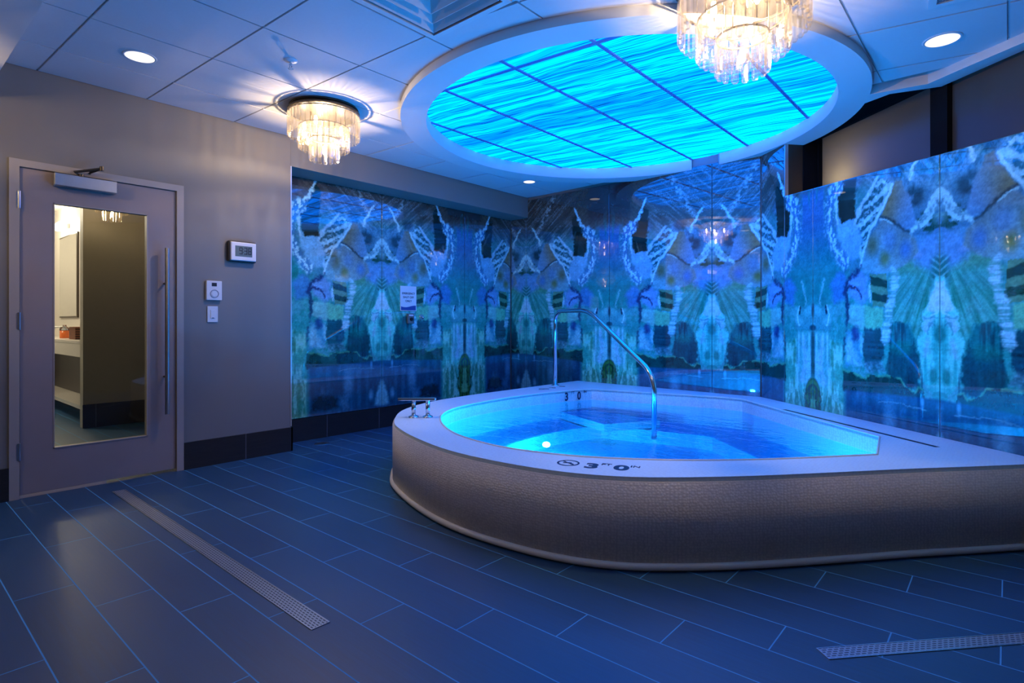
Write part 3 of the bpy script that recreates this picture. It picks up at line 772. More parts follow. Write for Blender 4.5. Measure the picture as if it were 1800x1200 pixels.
for t0, t1 in ((.385, 1.53), (1.66, 2.95)):
    bm = bmesh.new(); slope_prism(bm, t0, t1, -.335, -.36, sill(t0)+.06, sill(t1)+.06, 2.76, 2.76); mesh_obj('pane', bm, M['pane'], win)
bm = bmesh.new(); prism(bm, [wpt(.3605, .012), wpt(.367, .012), wpt(.367, -.02), wpt(.3605, -.02)], sill(.36), 2.95); mesh_obj('edge_strip', bm, M['aluminium'], win)
bm = bmesh.new(); prism(bm, [wpt(.3605, -.021), wpt(.366, -.021), wpt(.366, -.16), wpt(.3605, -.16)], sill(.36), 2.95); mesh_obj('reveal_panel', bm, M['bronze'], win)
bm = bmesh.new(); prism(bm, [wpt(.3605, -.161), wpt(.372, -.161), wpt(.372, -.40), wpt(.3605, -.40)], sill(.36), 2.95); mesh_obj('jamb', bm, M['black_frame'], win)

# ------------------------------------------------------------------ hot tub
DZ = .42
tip = wpt(2.56, .013)
outer_front = catmull([(-3.93, 4.6), (-3.93, 3.86), (-3.86, 3.32), (-3.656, 2.87), (-3.30, 2.52), (-3.02, 2.355), (-2.62, 2.21), (-2.26, 2.135), (-1.88, 2.135), (-1.56, 2.19), (-1.316, 2.30), (-1.117, 2.46), (-.925, 2.65), (-.74, 2.86), (-.552, 3.085), (-.357, 3.32), (-.152, 3.55), (.051, 3.785)], 6)
outer_front = [(p[0], p[1]) for p in outer_front]
outer = [(-3.93, yb(-3.93)-.014)] + outer_front + [tip, (CB.x-.005, CB.y-.016)]
inner = [(p[0], p[1]) for p in catmull([(-3.309, 5.083), (-3.43, 4.75), (-3.50, 4.40), (-3.525, 4.05), (-3.50, 3.60), (-3.42, 3.22), (-3.25, 2.93), (-2.97, 2.68), (-2.635, 2.49), (-2.31, 2.405), (-2.05, 2.40), (-1.752, 2.468), (-1.487, 2.60), (-1.25, 2.765), (-1.036, 2.96), (-.827, 3.19), (-.53, 3.555)], 6)]
inner += [(-.60, 4.113), (-1.831, 5.307), (-2.028, 5.33)]
tub = empty('hot_tub', (-2.2, 3.9, 0)); tag(tub, 'raised white-decked teardrop hot tub with taupe tiled side', 'hot tub')
T0 = (-2.2, 3.9)
sh = lambda L: [(x-T0[0], y-T0[1]) for x, y in L]
def off_loop(L, d):
    n = len(L); out = []
    for i in range(n):
        a, b, c = Vector(L[i-1]), Vector(L[i]), Vector(L[(i+1) % n])
        e1 = (b-a).normalized(); e2 = (c-b).normalized()
        nn = (Vector((-e1.y, e1.x))+Vector((-e2.y, e2.x))); nn.normalize()
        k = max(.5, nn.dot(Vector((-e1.y, e1.x)))); out.append(tuple(b+nn*d/k))
    return out
slot_a, slot_b = Vector((-1.37, 4.925)), Vector((-.30, 4.00))
sd = (slot_b-slot_a).normalized(); sn = Vector((-sd.y, sd.x))
slot = [tuple(slot_a+sn*.018), tuple(slot_b+sn*.018), tuple(slot_b-sn*.018), tuple(slot_a-sn*.018)]
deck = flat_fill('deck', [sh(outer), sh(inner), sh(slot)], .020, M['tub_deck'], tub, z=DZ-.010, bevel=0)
# side wall (only the free edge)
wl = [(-3.93, yb(-3.93)-.014)]+outer_front+[tip]
wl = off_loop(wl+[(-1.7, 5.4)], .006)[:-1] if False else wl
bm = bmesh.new(); A = []; B = []
cx, cy = -2.0, 4.0
ins = []
for i, p in enumerate(wl):
    a = Vector(wl[max(0, i-1)]); b = Vector(wl[min(len(wl)-1, i+1)]); e = (b-a).normalized(); nn = Vector((-e.y, e.x))
    ins.append(Vector(p)+nn*.012)
for k, (z, o) in enumerate(((0.001, 0), (DZ-.0205, 0))):
    (A if k == 0 else B).extend(bm.verts.new((p.x-T0[0], p.y-T0[1], z)) for p in ins)
for i in range(len(A)-1): bm.faces.new((A[i], A[i+1], B[i+1], B[i]))
side = mesh_obj('side_wall', bm, M['tub_wall'], tub, True)
so = side.modifiers.new('s', 'SOLIDIFY'); so.thickness = .05; so.offset = 0
dg = bpy.context.evaluated_depsgraph_get(); dg.update()
me = bpy.data.meshes.new_from_object(side.evaluated_get(dg)); side.modifiers.clear(); side.data = me
bm = bmesh.new()
tube(bm, [(p.x-T0[0], p.y-T0[1], .019) for p in [q+(Vector((q.x-cx, q.y-cy)).normalized()*.028) for q in ins]], .017, 10)
mesh_obj('base_trim', bm, M['pencil'], tub, True)
# basin
bench = off_loop(inner, .42) ; 
def basin(bm, loops):
    rings = [[bm.verts.new((x-T0[0], y-T0[1], z)) for x, y in L] for L, z in loops]
    n = len(rings[0])
    for a, b in zip(rings, rings[1:]):
        for i in range(n): bm.faces.new((a[i], a[(i+1) % n], b[(i+1) % n], b[i]))
    f = bm.faces.new(rings[-1]); bmesh.ops.triangulate(bm, faces=[f])
IC = Vector((-2.15, 3.85))
def scl(L, k): return [tuple(IC+(Vector(p)-IC)*k) for p in L]
bm = bmesh.new(); basin(bm, [(inner, DZ-.004), (inner, .145), (scl(inner, .99), .14), (scl(inner, .70), .135), (scl(inner, .69), .13), (scl(inner, .69), .012)])
mesh_obj('basin', bm, M['basin'], tub)
# long step seen at the entry corner
bm = bmesh.new(); prism(bm, sh([(-3.30, 5.00), (-3.42, 4.70), (-2.72, 4.38), (-2.45, 4.92)]), .146, .215); mesh_obj('entry_step', bm, M['basin'], tub)
bm = bmesh.new(); tube(bm, [(x-T0[0], y-T0[1], DZ+.001) for x, y in off_loop(inner, -.004)], .006, 8, True); mesh_obj('rim_trim', bm, M['pencil'], tub, True)
wat = flat_fill('water', [sh(off_loop(inner, .002))], .004, M['water'], tub, z=.308)
bmw = bmesh.new(); bmw.from_mesh(wat.data)
bmesh.ops.delete(bmw, geom=[f for f in bmw.faces if f.normal.z < .5], context='FACES')
bmw.to_mesh(wat.data); bmw.free()
bm = bmesh.new(); prism(bm, sh(slot), DZ-.030, DZ-.001); mesh_obj('overflow_grille', bm, M['black'], tub)
# depth markings
def ground(px, py, z):
    """point of the plane z seen at (px, py) of the photograph frame"""
    f, cx_, y0 = 1004, 900, 567; d = f*(1.12-z)/(py-y0); lat = (px-cx_)/f*d; c, s = math.cos(math.radians(41)), math.sin(math.radians(41))
    return Vector((lat*c-d*s, lat*s+d*c, z))
mk = Vector((-T0[0], -T0[1], 0))
def deck_text(body, px, py, size, xs, bold):
    p = ground(px, py, DZ)+Vector((0, 0, .0006))+mk
    d = (ground(1100, 822, DZ)-ground(1000, 814, DZ)).normalized()
    up = Vector((-d.y, d.x, 0))
    text_obj('depth_marking', body, size, M['ink'], frame_mat(p, d, up), tub, bold, xs, .0006)
deck_text('3', 1040, 819, .128, 1.12, .005); deck_text('0', 1092, 822.5, .128, 1.12, .005)
deck_text('FT', 1066, 816.5, .044, 1.1, .0006); deck_text('IN', 1117, 820.5, .044, 1.1, .0006)
def no_dive(c, d, r, mat=M['ink']):
    up = Vector((-d.y, d.x, 0)); bm = bmesh.new()
    tube(bm, [c+(d*math.cos(t)+up*math.sin(t))*r for t in [2*PI*i/40 for i in range(40)]], r*.09, 6, True)
    def bar(a, b, w):
        a = c+d*a[0]*r+up*a[1]*r; b = c+d*b[0]*r+up*b[1]*r; cyl(bm, a, b, w*r, seg=6)
    bar((-.66, .66), (.66, -.66), .07); bar((-.5, -.05), (.05, .1), .13); bar((.05, .1), (.42, -.28), .12); bar((.0, .1), (.3, .15), .08)
    cyl(bm, c+d*.48*r-up*.36*r-Vector((0, 0, .002)), c+d*.48*r-up*.36*r+Vector((0, 0, .002)), .13*r, seg=10)
    for v in bm.verts: v.co.z = c.z+(v.co.z-c.z)*.06
    o = mesh_obj('no_diving_symbol', bm, mat, tub)
dd = (ground(1100, 822, DZ)-ground(1000, 814, DZ)).normalized()
no_dive(ground(999, 813.5, DZ)+mk+Vector((0, 0, .0015)), dd, .052)
# markings on the far deck and on the basin wall beside the handrail
bd = Vector((0, 1, 0)); bu = Vector((-1, 0, 0))
text_obj('depth_marking', '3', .10, M['ink'], frame_mat(Vector((-3.70, 4.93, DZ+.0006))+mk, bd, bu), tub, .003, 1.2, .0006)
text_obj('depth_marking', '0', .10, M['ink'], frame_mat(Vector((-3.70, 5.10, DZ+.0006))+mk, bd, bu), tub, .003, 1.2, .0006)
no_dive(Vector((-3.70, 4.77, DZ+.0015))+mk, bd, .05)
wa, wb = Vector((-3.49, 4.45, 0)), Vector((-3.309, 5.083, 0)); wdv = (wb-wa).normalized(); wnv = Vector((wdv.y, -wdv.x, 0))
for body, k, size, zz, bo, xs in (('3', .32, .125, .362, .003, .85), ('FT', .405, .045, .40, 0, 1), ('0', .485, .125, .362, .003, .85), ('IN', .565, .045, .40, 0, 1)):
    p = wa+wdv*k+wnv*.004+Vector((0, 0, zz))+mk
    text_obj('depth_marking', body, size*.9, M['ink'], frame_mat(p, wdv, (0, 0, 1)), tub, bo, xs, .0006)
# underwater lamps, three on the bench riser and one on the floor
for (x, y), ang in (((-2.98, 3.10), .9), ((-1.62, 2.80), 2.2), ((-1.15, 3.85), 3.6), ((-2.73, 3.55), -.9)):
    bm = bmesh.new(); lathe(bm, [(0, .012), (.022, .011), (.029, .006), (.030, 0)], 20)
    bmesh.ops.rotate(bm, verts=bm.verts[:], cent=(0, 0, 0), matrix=Matrix.Rotation(-.5, 3, 'X'))
    bmesh.ops.rotate(bm, verts=bm.verts[:], cent=(0, 0, 0), matrix=Matrix.Rotation(ang-PI/2, 3, 'Z'))
    bmesh.ops.translate(bm, verts=bm.verts[:], vec=(x-T0[0], y-T0[1], .165)); mesh_obj('underwater_lamp', bm, M['pool_lamp'], tub, True)

# handrail
hr = empty('handrail', (-3.826, 5.138, DZ)); tag(hr, 'polished steel grab handrail bending down from the deck into the hot tub', 'handrail')
pr = [(-3.826, 5.138, .421), (-3.826, 5.138, 1.25), (-3.18, 4.827, 1.245), (-2.228, 4.369, .685), (-2.228, 4.369, .15)]
bm = bmesh.new(); tube(bm, [Vector(p)-Vector((-3.826, 5.138, DZ)) for p in round_poly(pr, .16, 10)], .022, 16); mesh_obj('rail', bm, M['chrome'], hr, True)
bm = bmesh.new(); lathe(bm, [(0, .012), (.03, .012), (.045, .004), (.045, 0)], 24); mesh_obj('flange', bm, M['chrome'], hr, True)
# spout
sp = empty('deck_spout', (-3.29, 2.75, DZ)); tag(sp, 'polished steel bar spout on two round posts at the tub deck edge', 'spout')
p1, p2 = Vector((-3.328, 2.717, 0)), Vector((-3.249, 2.786, 0)); dv = (p2-p1).normalized(); o0 = Vector((-3.29, 2.75, 0))
for p in (p1, p2):
    q = p-o0
    bm = bmesh.new(); cyl(bm, q+Vector((0, 0, .006)), q+Vector((0, 0, .125)), .016, seg=18); ps = mesh_obj('post', bm, M['chrome'], sp, True)
    bm = bmesh.new(); lathe(bm, [(0, .016), (.018, .016), (.036, .008), (.038, .0005)], 24, q); mesh_obj('flange', bm, M['chrome'], ps, True)
bm = bmesh.new(); a = p1-o0-dv*.115; b = p2-o0+dv*.06; n_ = Vector((-dv.y, dv.x, 0))
prism(bm, [tuple((a+n_*.022)[:2]), tuple((a-n_*.022)[:2]), tuple((b-n_*.022)[:2]), tuple((b+n_*.022)[:2])], .125, .145); bev(bm, .004)
mesh_obj('bar', bm, M['chrome'], sp)

# ------------------------------------------------------------------ door
dr = empty('door_1', (XL, (D0+D1)/2, 0)); tag(dr, 'taupe swing door with tall glass pane and steel pull bar', 'door', kind='structure')
oy = (D0+D1)/2
L0, L1, LH = .688, 1.588, 2.108
def dbox(name, mat, lo, hi, parent=dr, b=.002):
    bm = bmesh.new(); box(bm, (lo[0], lo[1]-oy, lo[2]), (hi[0], hi[1]-oy, hi[2]))
    if b: bev(bm, b, 1)
    return mesh_obj(name, bm, mat, parent)
bm = bmesh.new()
box(bm, (-.13, D0-oy+.0005, .001), (.012, L0-oy-.004, DH)); box(bm, (-.13, L1-oy+.004, .001), (.012, D1-oy-.0005, DH)); box(bm, (-.13, L0-oy-.004, LH+.004), (.012, L1-oy+.004, DH-.0005))
mesh_obj('frame', bm, M['door_frame'], dr)
# leaf with opening
g0, g1, gz0, gz1 = .857, 1.403, .292, 1.910
bm = bmesh.new()
for lo, hi in (((-.05, L0, .022), (-.006, g0, LH)), ((-.05, g1, .022), (-.006, L1, LH)), ((-.05, g0, .022), (-.006, g1, gz0)), ((-.05, g0, gz1), (-.006, g1, LH))):
    box(bm, (lo[0], lo[1]-oy, lo[2]), (hi[0], hi[1]-oy, hi[2]))
bmesh.ops.remove_doubles(bm, verts=bm.verts[:], dist=1e-5)
leaf = mesh_obj('leaf', bm, M['door_wood'], dr)
bm = bmesh.new(); e = .006
for lo, hi in (((-.052, g0, gz0), (-.003, g0+e, gz1)), ((-.052, g1-e, gz0), (-.003, g1, gz1)), ((-.052, g0, gz0), (-.003, g1, gz0+e)), ((-.052, g0, gz1-e), (-.003, g1, gz1))):
    box(bm, (lo[0], lo[1]-oy, lo[2]), (hi[0], hi[1]-oy, hi[2]))
mesh_obj('glazing_bead', bm, M['door_frame'], leaf)
dbox('glass', M['glass'], (-.030, g0+.0005, gz0+.0005), (-.024, g1-.0005, gz1-.0005), leaf, 0)
for z in (.30, 1.13, 1.90):
    bm = bmesh.new(); cyl(bm, (.008, L0-.006-oy, z-.055), (.008, L0-.006-oy, z+.055), .009, seg=12); box(bm, (-.004, L0-.020-oy, z-.05), (.0128, L0+.0-oy, z+.05)); mesh_obj('hinge', bm, M['steel'], dr)
cl = dbox('closer', M['steel'], (-.005, .851, 2.018), (.058, 1.199, 2.100), dr, .004)
bm = bmesh.new(); tube(bm, [(.03, 1.0-oy, 2.105), (.035, .96-oy, 2.125), (.09, 1.10-oy, 2.165)], .009, 8); tube(bm, [(.09, 1.10-oy, 2.165), (.03, 1.05-oy, 2.14), (.013, 1.05-oy, 2.135)], .008, 8)
cyl(bm, (.09, 1.10-oy, 2.15), (.09, 1.10-oy, 2.18), .012, seg=10); cyl(bm, (.03, 1.0-oy, 2.09), (.03, 1.0-oy, 2.118), .014, seg=10)
mesh_obj('closer_arm', bm, M['bronze'], cl)
ph = mesh_obj('pull_handle', (lambda b: (cyl(b, (.055, 1.512-oy, .445), (.055, 1.512-oy, 1.670), .0155, seg=18), b)[1])(bmesh.new()), M['steel'], dr, False)
for z in (.72, 1.41):
    bm = bmesh.new(); cyl(bm, (-.006, 1.512-oy, z), (.05, 1.512-oy, z), .008, seg=12); mesh_obj('standoff', bm, M['bronze'], ph, True)
dbox('threshold', M['threshold'], (-.060, L0-.003, .0005), (-.004, L0+.46, .020), dr, .001)

# ------------------------------------------------------------------ wall controls
def wall_box(name, y0, y1, z0, z1, x0, x1, mat, parent, b=.004, piv=None):
    piv = piv or (XL, (y0+y1)/2, 0)
    bm = bmesh.new(); box(bm, (x0, y0-piv[1], z0-piv[2]), (x1, y1-piv[1], z1-piv[2])); bev(bm, b, 3); return mesh_obj(name, bm, mat, parent)
YZ = lambda x, y, z: frame_mat((x, y, z), (0, 1, 0), (0, 0, 1))
ck = empty('digital_clock', (XL, 2.067, 1.695)); tag(ck, 'white digital clock in a black case reading 9:38 on the taupe wall', 'clock'); pv = (XL, 2.067, 1.695)
wall_box('case', 1.957, 2.180, 1.612, 1.780, .0005, .040, M['black'], ck, .01, pv)
wall_box('face_plate', 1.972, 2.176, 1.622, 1.772, .028, .050, M['white_plastic'], ck, .008, pv)
sc = wall_box('screen', 2.005, 2.142, 1.655, 1.742, .046, .0508, M['lcd'], ck, .001, pv)
bm = bmesh.new()
SEG = {'9': 'abcdfg', '3': 'abcdg', '8': 'abcdefg'}
def seven(ch, y0, w=.026, h=.056, t=.006):
    z0 = .006-h/2+.001
    rects = {'a': (0, h-t, w, h), 'd': (0, 0, w, t), 'g': (0, h/2-t/2, w, h/2+t/2), 'b': (w-t, h/2, w, h), 'c': (w-t, 0, w, h/2), 'f': (0, h/2, t, h), 'e': (0, 0, t, h/2)}
    for k in SEG[ch]:
        r = rects[k]; box(bm, (.0509, y0+r[0], z0+r[1]), (.0515, y0+r[2], z0+r[3]))
seven('9', -.030); seven('3', .008); seven('8', .042)
for z in (-.006, .018): box(bm, (.0509, -.001, z), (.0515, .005, z+.006))
mesh_obj('digits', bm, M['black'], sc)
th = empty('thermostat', (XL, 1.857, 1.375)); tag(th, 'white thermostat with round dial between the clock and the light switch', 'thermostat'); pv = (XL, 1.857, 1.375)
wall_box('body', 1.797, 1.914, 1.297, 1.450, .0005, .024, M['white_plastic'], th, .005, pv)
wall_box('display', 1.836, 1.874, 1.406, 1.434, .022, .0252, M['black'], th, .001, pv)
bm = bmesh.new(); tube(bm, [(.0245, .0+.030*math.cos(t), -.027+.030*math.sin(t)) for t in [2*PI*i/40 for i in range(40)]], .0035, 8, True); mesh_obj('dial_ring', bm, M['grey_ring'], th, True)
bm = bmesh.new(); cyl(bm, (.02, 0, -.027), (.027, 0, -.027), .024, .022, 32); mesh_obj('dial', bm, M['white_plastic'], th)
sw = empty('light_switch', (XL, 1.849, 1.187)); tag(sw, 'white rocker light switch below the thermostat', 'switch'); pv = (XL, 1.849, 1.187)
wall_box('plate', 1.810, 1.889, 1.124, 1.250, .0005, .008, M['white_plastic'], sw, .003, pv)
wall_box('rocker', 1.832, 1.867, 1.153, 1.221, .006, .0125, M['white_plastic'], sw, .003, pv)
wall_box('indicator', 1.842, 1.858, 1.155, 1.160, .011, .0133, M['black'], sw, .0004, pv)

# emergency sign on the mural
sx = XR+.0125
es = empty('emergency_sign', (sx, 4.043, 1.39)); tag(es, 'white sign reading EMERGENCY SHUT OFF ONLY with a blue wave foot on the mural', 'sign')
def sbox(name, y0, y1, z0, z1, x0, x1, mat, parent, b=0):
    bm = bmesh.new(); box(bm, (x0, y0, z0), (x1, y1, z1))
    if b: bev(bm, b, 1)
    return mesh_obj(name, bm, mat, parent)
bo = sbox('board', -.112, .112, -.138, .137, .0005, .006, M['white_plastic'], es)
bm = bmesh.new(); n = 24
A = [bm.verts.new((.0066, -.104+.208*i/n, -.132)) for i in range(n+1)]; B = [bm.verts.new((.0066, -.104+.208*i/n, -.088-.010*math.sin(PI*(i/n)*1.5+.2))) for i in range(n+1)]
for i in range(n): bm.faces.new((A[i], A[i+1], B[i+1], B[i]))
mesh_obj('wave_band', bm, M['sign_blue'], es)
for b_, z, s in (('EMERGENCY', .054, .0315), ('SHUT OFF', .011, .033), ('ONLY', -.030, .033)):
    text_obj('lettering', b_, s, M['ink'], YZ(.0066, 0, z), es, .0006, 1.0, .0003)
eb = empty('emergency_button_box', (sx, 4.063, 1.165)); tag(eb, 'small dark emergency button box below the white sign', 'button box')
sbox('box', -.045, .045, -.055, .055, .0005, .03, M['lcd'], eb, .005)
bm = bmesh.new(); cyl(bm, (.03, .0, -.005), (.045, 0, -.005), .020, .018, 18); mesh_obj('button', bm, M['black'], eb)
sbox('label_strip', -.03, .03, .03, .046, .0295, .0312, M['white_plastic'], eb)
kb = empty('shut_off_knob', (sx, 4.235, 1.180)); tag(kb, 'small polished knob on the mural right of the emergency button box', 'knob')
bm = bmesh.new(); cyl(bm, (.0005, 0, 0), (.008, 0, 0), .035, .033, 20); mesh_obj('plate', bm, M['steel'], kb)
bm = bmesh.new(); r = bmesh.ops.create_uvsphere(bm, u_segments=14, v_segments=10, radius=.016); bmesh.ops.translate(bm, verts=r['verts'], vec=(.02, 0, 0)); mesh_obj('ball', bm, M['chrome'], kb, True)

# ------------------------------------------------------------------ ceiling fixtures
def downlight(x, y, z, r, label):
    t = empty('recessed_downlight', (x, y, z)); tag(t, label, 'downlight', 'recessed ceiling downlights')
    bm = bmesh.new(); lathe(bm, [(r*1.0, -.001), (r*1.0, -.005), (r*1.14, -.004), (r*1.17, -.0005)], 36); mesh_obj('trim_ring', bm, M['drywall'], t, True)
    bm = bmesh.new(); cyl(bm, (0, 0, -.0045), (0, 0, -.001), r*1.0, seg=36); mesh_obj('lens', bm, M['downlight'], t)
    return t
downlight(-4.006, 1.142, HT, .078, 'round white downlight in the ceiling above the door')
downlight(-4.17, 5.10, HT, .066, 'small round white downlight in the ceiling by the back corner above the soffit')
downlight(-.287, 4.10, HT, .082, 'round white downlight in the ceiling near the window')

def make_chandelier(label, r=.262, hgt=.40):
    t = empty('chandelier'); tag(t, label, 'chandelier', 'tiered crystal ceiling chandeliers')
    bm = bmesh.new(); lathe(bm, [(0, 0), (r*.96, 0), (r*.97, -.012), (r*.93, -.018), (r*.97, -.024), (r*1.0, -.030), (r*1.0, -.042), (r*.96, -.046), (0, -.046)], 48); mesh_obj('ceiling_plate', bm, M['bronze'], t, False)
    bm = bmesh.new()
    for rr, z in ((r*.97, -.056), (r*.69, -.150), (r*.40, -.235)):
        tube(bm, [(rr*math.cos(a), rr*math.sin(a), z) for a in [2*PI*i/40 for i in range(40)]], .005, 8, True)
    for rr, za, zb in ((r*.69, -.04, -.15), (r*.40, -.04, -.235)):
        for k in range(3):
            a = 2*PI*k/3+.4; cyl(bm, (rr*math.cos(a), rr*math.sin(a), za), (rr*math.cos(a), rr*math.sin(a), zb), .003, seg=6)
    mesh_obj('hanging_frame', bm, M['plate'], t, True)
    k_ = hgt/.40
    for rr, n, zt, zb in ((r*.97, 38, -.050, -.228*k_), (r*.68, 27, -.145, -.315*k_), (r*.385, 15, -.232, -.398*k_)):
        w = PI*rr/n*.86
        bm = bmesh.new()
        prof = [(w, 0), (w*.55, .62*w), (-w*.55, .62*w), (-w, 0), (-w*.55, -.62*w), (w*.55, -.62*w)]
        R = []
        for zz, s in ((zt, .7), (zt-.012, 1), (zb+.012, 1), (zb, .6)):
            R.append([bm.verts.new((y_*s, x_*s, zz)) for x_, y_ in prof])
        for a_, b_ in zip(R, R[1:]):
            for i in range(6): bm.faces.new((a_[i], a_[(i+1) % 6], b_[(i+1) % 6], b_[i]))
        bm.faces.new(R[0]); bm.faces.new(R[-1][::-1]); bmesh.ops.recalc_face_normals(bm, faces=bm.faces[:])
        me = bpy.data.meshes.new('crystal_prism'); bm.to_mesh(me); bm.free(); me.materials.append(M['crystal'])
        for i in range(n):
            a = 2*PI*i/n
            o = link(bpy.data.objects.new('crystal_prism', me), t); o.location = (rr*math.cos(a), rr*math.sin(a), 0); o.rotation_euler = (0, 0, a)
    for i in range(5):
        a = 2*PI*i/5+.3; rr = r*.55 if i else 0.0
        z = -.13 if i else -.31
        bm = bmesh.new(); lathe(bm, [(0, .028), (.008, .024), (.011, .006), (.012, .0), (.013, -.012), (.012, -.026), (.006, -.038), (0, -.040)], 14, (rr*math.cos(a), rr*math.sin(a), z)); mesh_obj('bulb', bm, M['bulb'], t, True)
    return t
def glow(loc, power, rad=.012):
    l = bpy.data.lights.new('chandelier_light', 'POINT'); l.energy = power; l.color = (1, .78, .54); l.shadow_soft_size = rad
    o = link(bpy.data.objects.new('chandelier_light', l)); o.location = loc; return o
c1 = make_chandelier('tiered crystal chandelier hanging between the door and the mural'); c1.location = (-3.925, 2.34, HT)
c2 = dup(c1, (-.967, 2.80, HT), .11)
c2['label'] = 'tiered crystal chandelier in front of the glowing ceiling panel'
c2.scale = (1.14, 1.14, 1.08)
c3 = dup(c1, (-4.02, -.06, 2.5), .2); c3['label'] = 'tiered crystal chandelier under the low bulkhead behind the viewer'
c4 = dup(c1, (-.4, -2.2, 2.5), .3); c4['label'] = 'second tiered crystal chandelier under the bulkhead further behind the viewer'
for c, dz in ((c1, 0), (c2, 0), (c3, 0), (c4, 0)):
    glow((c.location.x, c.location.y, c.location.z-.20), (27 if c == c1 else 23) if c in (c1, c2) else (15 if c == c3 else 24))

sh_ = empty('sprinkler_head', (-3.36, 1.773, HT)); tag(sh_, 'small ceiling sprinkler head beside the chandelier', 'sprinkler')
bm = bmesh.new(); lathe(bm, [(0, -.012), (.022, -.012), (.040, -.004), (.042, -.0005)], 24); mesh_obj('escutcheon', bm, M['white_plastic'], sh_, True)
bm = bmesh.new(); cyl(bm, (0, 0, -.012), (0, 0, -.03), .009, seg=12); cyl(bm, (0, 0, -.05), (0, 0, -.053), .017, seg=14)
for s in (-1, 1): tube(bm, [(s*.009, 0, -.028), (s*.014, 0, -.04), (s*.004, 0, -.051)], .003, 6)
mesh_obj('deflector', bm, M['chrome'], sh_)

# square air diffuser
ad = empty('air_diffuser', (-2.19, 1.885, HC)); tag(ad, 'square louvred air diffuser set into the ceiling tiles', 'air diffuser')
def sq_frame(bm, h0, z0, h1, z1):
    A = [bm.verts.new((sx_*h0, sy_*h0, z0)) for sx_, sy_ in ((-1, -1), (1, -1), (1, 1), (-1, 1))]; B = [bm.verts.new((sx_*h1, sy_*h1, z1)) for sx_, sy_ in ((-1, -1), (1, -1), (1, 1), (-1, 1))]
    for i in range(4): bm.faces.new((A[i], A[(i+1) % 4], B[(i+1) % 4], B[i]))
bm = bmesh.new(); sq_frame(bm, .296, -.002, .296, -.016); sq_frame(bm, .296, -.016, .262, -.016); sq_frame(bm, .262, -.016, .258, .03); mesh_obj('frame', bm, M['drywall'], ad)
for h in (.250, .180, .110):
    bm = bmesh.new(); sq_frame(bm, h, -.010, h-.075, .075); sq_frame(bm, h, -.010, h-.004, -.012); sq_frame(bm, h-.004, -.012, h-.079, .073); mesh_obj('louver', bm, M['drywall'], ad)
bm = bmesh.new(); box(bm, (-.27, -.27, .09), (.27, .27, .10)); sq_frame(bm, .2615, .031, .2615, .095); mesh_obj('plenum', bm, M['black'], ad)
# return grille
rg = empty('return_grille', (-.05, 3.42, HT)); tag(rg, 'perforated return air grille at the top right of the ceiling', 'air grille'); rg.rotation_euler = (0, 0, .13)
bm = bmesh.new()
for lo, hi in (((-.235, -.255, -.008), (-.20, .255, -.0005)), ((.20, -.255, -.008), (.235, .255, -.0005)), ((-.2, .22, -.008), (.2, .255, -.0005)), ((-.2, -.255, -.008), (.2, -.22, -.0005))): box(bm, lo, hi)
mesh_obj('frame', bm, M['drywall'], rg)
bm = bmesh.new(); box(bm, (-.2, -.22, -.003), (.2, .22, -.0006)); mesh_obj('perforated_plate', bm, M['grate'], rg)

# ------------------------------------------------------------------ floor drains
def drain(a, b, w, label):
    a, b = Vector((*a, 0)), Vector((*b, 0)); d = b-a; L = d.length
    t = empty('linear_floor_drain', tuple((a+b)/2), math.atan2(d.y, d.x)); tag(t, label, 'floor drain', 'slotted linear floor drains')
    bm = bmesh.new(); e = .004
    for lo, hi in (((-L/2, -w/2, .0003), (L/2, -w/2+e, .003)), ((-L/2, w/2-e, .0003), (L/2, w/2, .003)), ((-L/2, -w/2+e, .0003), (-L/2+e, w/2-e, .003)), ((L/2-e, -w/2+e, .0003), (L/2, w/2-e, .003))): box(bm, lo, hi)
    mesh_obj('frame', bm, M['steel'], t)
    bm = bmesh.new(); box(bm, (-L/2+e, -w/2+e, .0003), (L/2-e, w/2-e, .0022)); mesh_obj('grate', bm, M['grate'], t)
drain((-4.475, 1.153), (-1.915, 1.128), .075, 'long slotted steel drain running across the floor from the door')
dq = Vector((.667, .745)); s0 = Vector((-.475, 2.146))
drain(tuple(s0), tuple(s0+dq*1.6), .066, 'slotted steel drain in the floor in front of the tub side')
cv = empty('floor_cleanout_cover', (-4.80, 2.84, 0)); tag(cv, 'round metal cleanout cover in the floor at the recess corner', 'floor cover')
bm = bmesh.new(); lathe(bm, [(0, .003), (.062, .003), (.07, .0003)], 36); mesh_obj('lid', bm, M['steel'], cv, False)

# ------------------------------------------------------------------ washroom behind the door glass
bm = bmesh.new(); box(bm, (-11.4, 1.95, 0), (-7.52, 2.36, 3.0)); box(bm, (-7.52, 2.25, 0), (XL-.14, 2.36, 3.0)); struct(mesh_obj('wall_washroom', bm, M['white_wall']), 'white washroom wall behind the vanity', 'wall')
bm = bmesh.new(); box(bm, (-11.4, -1.5, 0), (-11.25, 2.36, 3.0)); box(bm, (-11.4, -1.6, 0), (XL-.14, -1.5, 3.0)); struct(mesh_obj('wall_washroom_far', bm, M['white_wall']), 'far washroom walls seen through the door glass', 'wall')
bm = bmesh.new(); box(bm, (-11.4, -1.6, 2.76), (XL-.14, 2.36, 2.80)); struct(mesh_obj('ceiling_washroom', bm, M['white_wall']), 'white washroom ceiling', 'ceiling')
bm = bmesh.new(); box(bm, (-7.52, 1.585, 0), (-7.40, 2.249, 2.759)); struct(mesh_obj('wall_partition', bm, M['partition']), 'olive tiled partition wall seen through the door glass', 'wall')
bm = bmesh.new(); box(bm, (-7.399, 1.580, .0005), (-7.386, 2.249, .25)); struct(mesh_obj('baseboard_partition', bm, M['base_tile']), 'dark baseboard under the olive partition', 'baseboard')
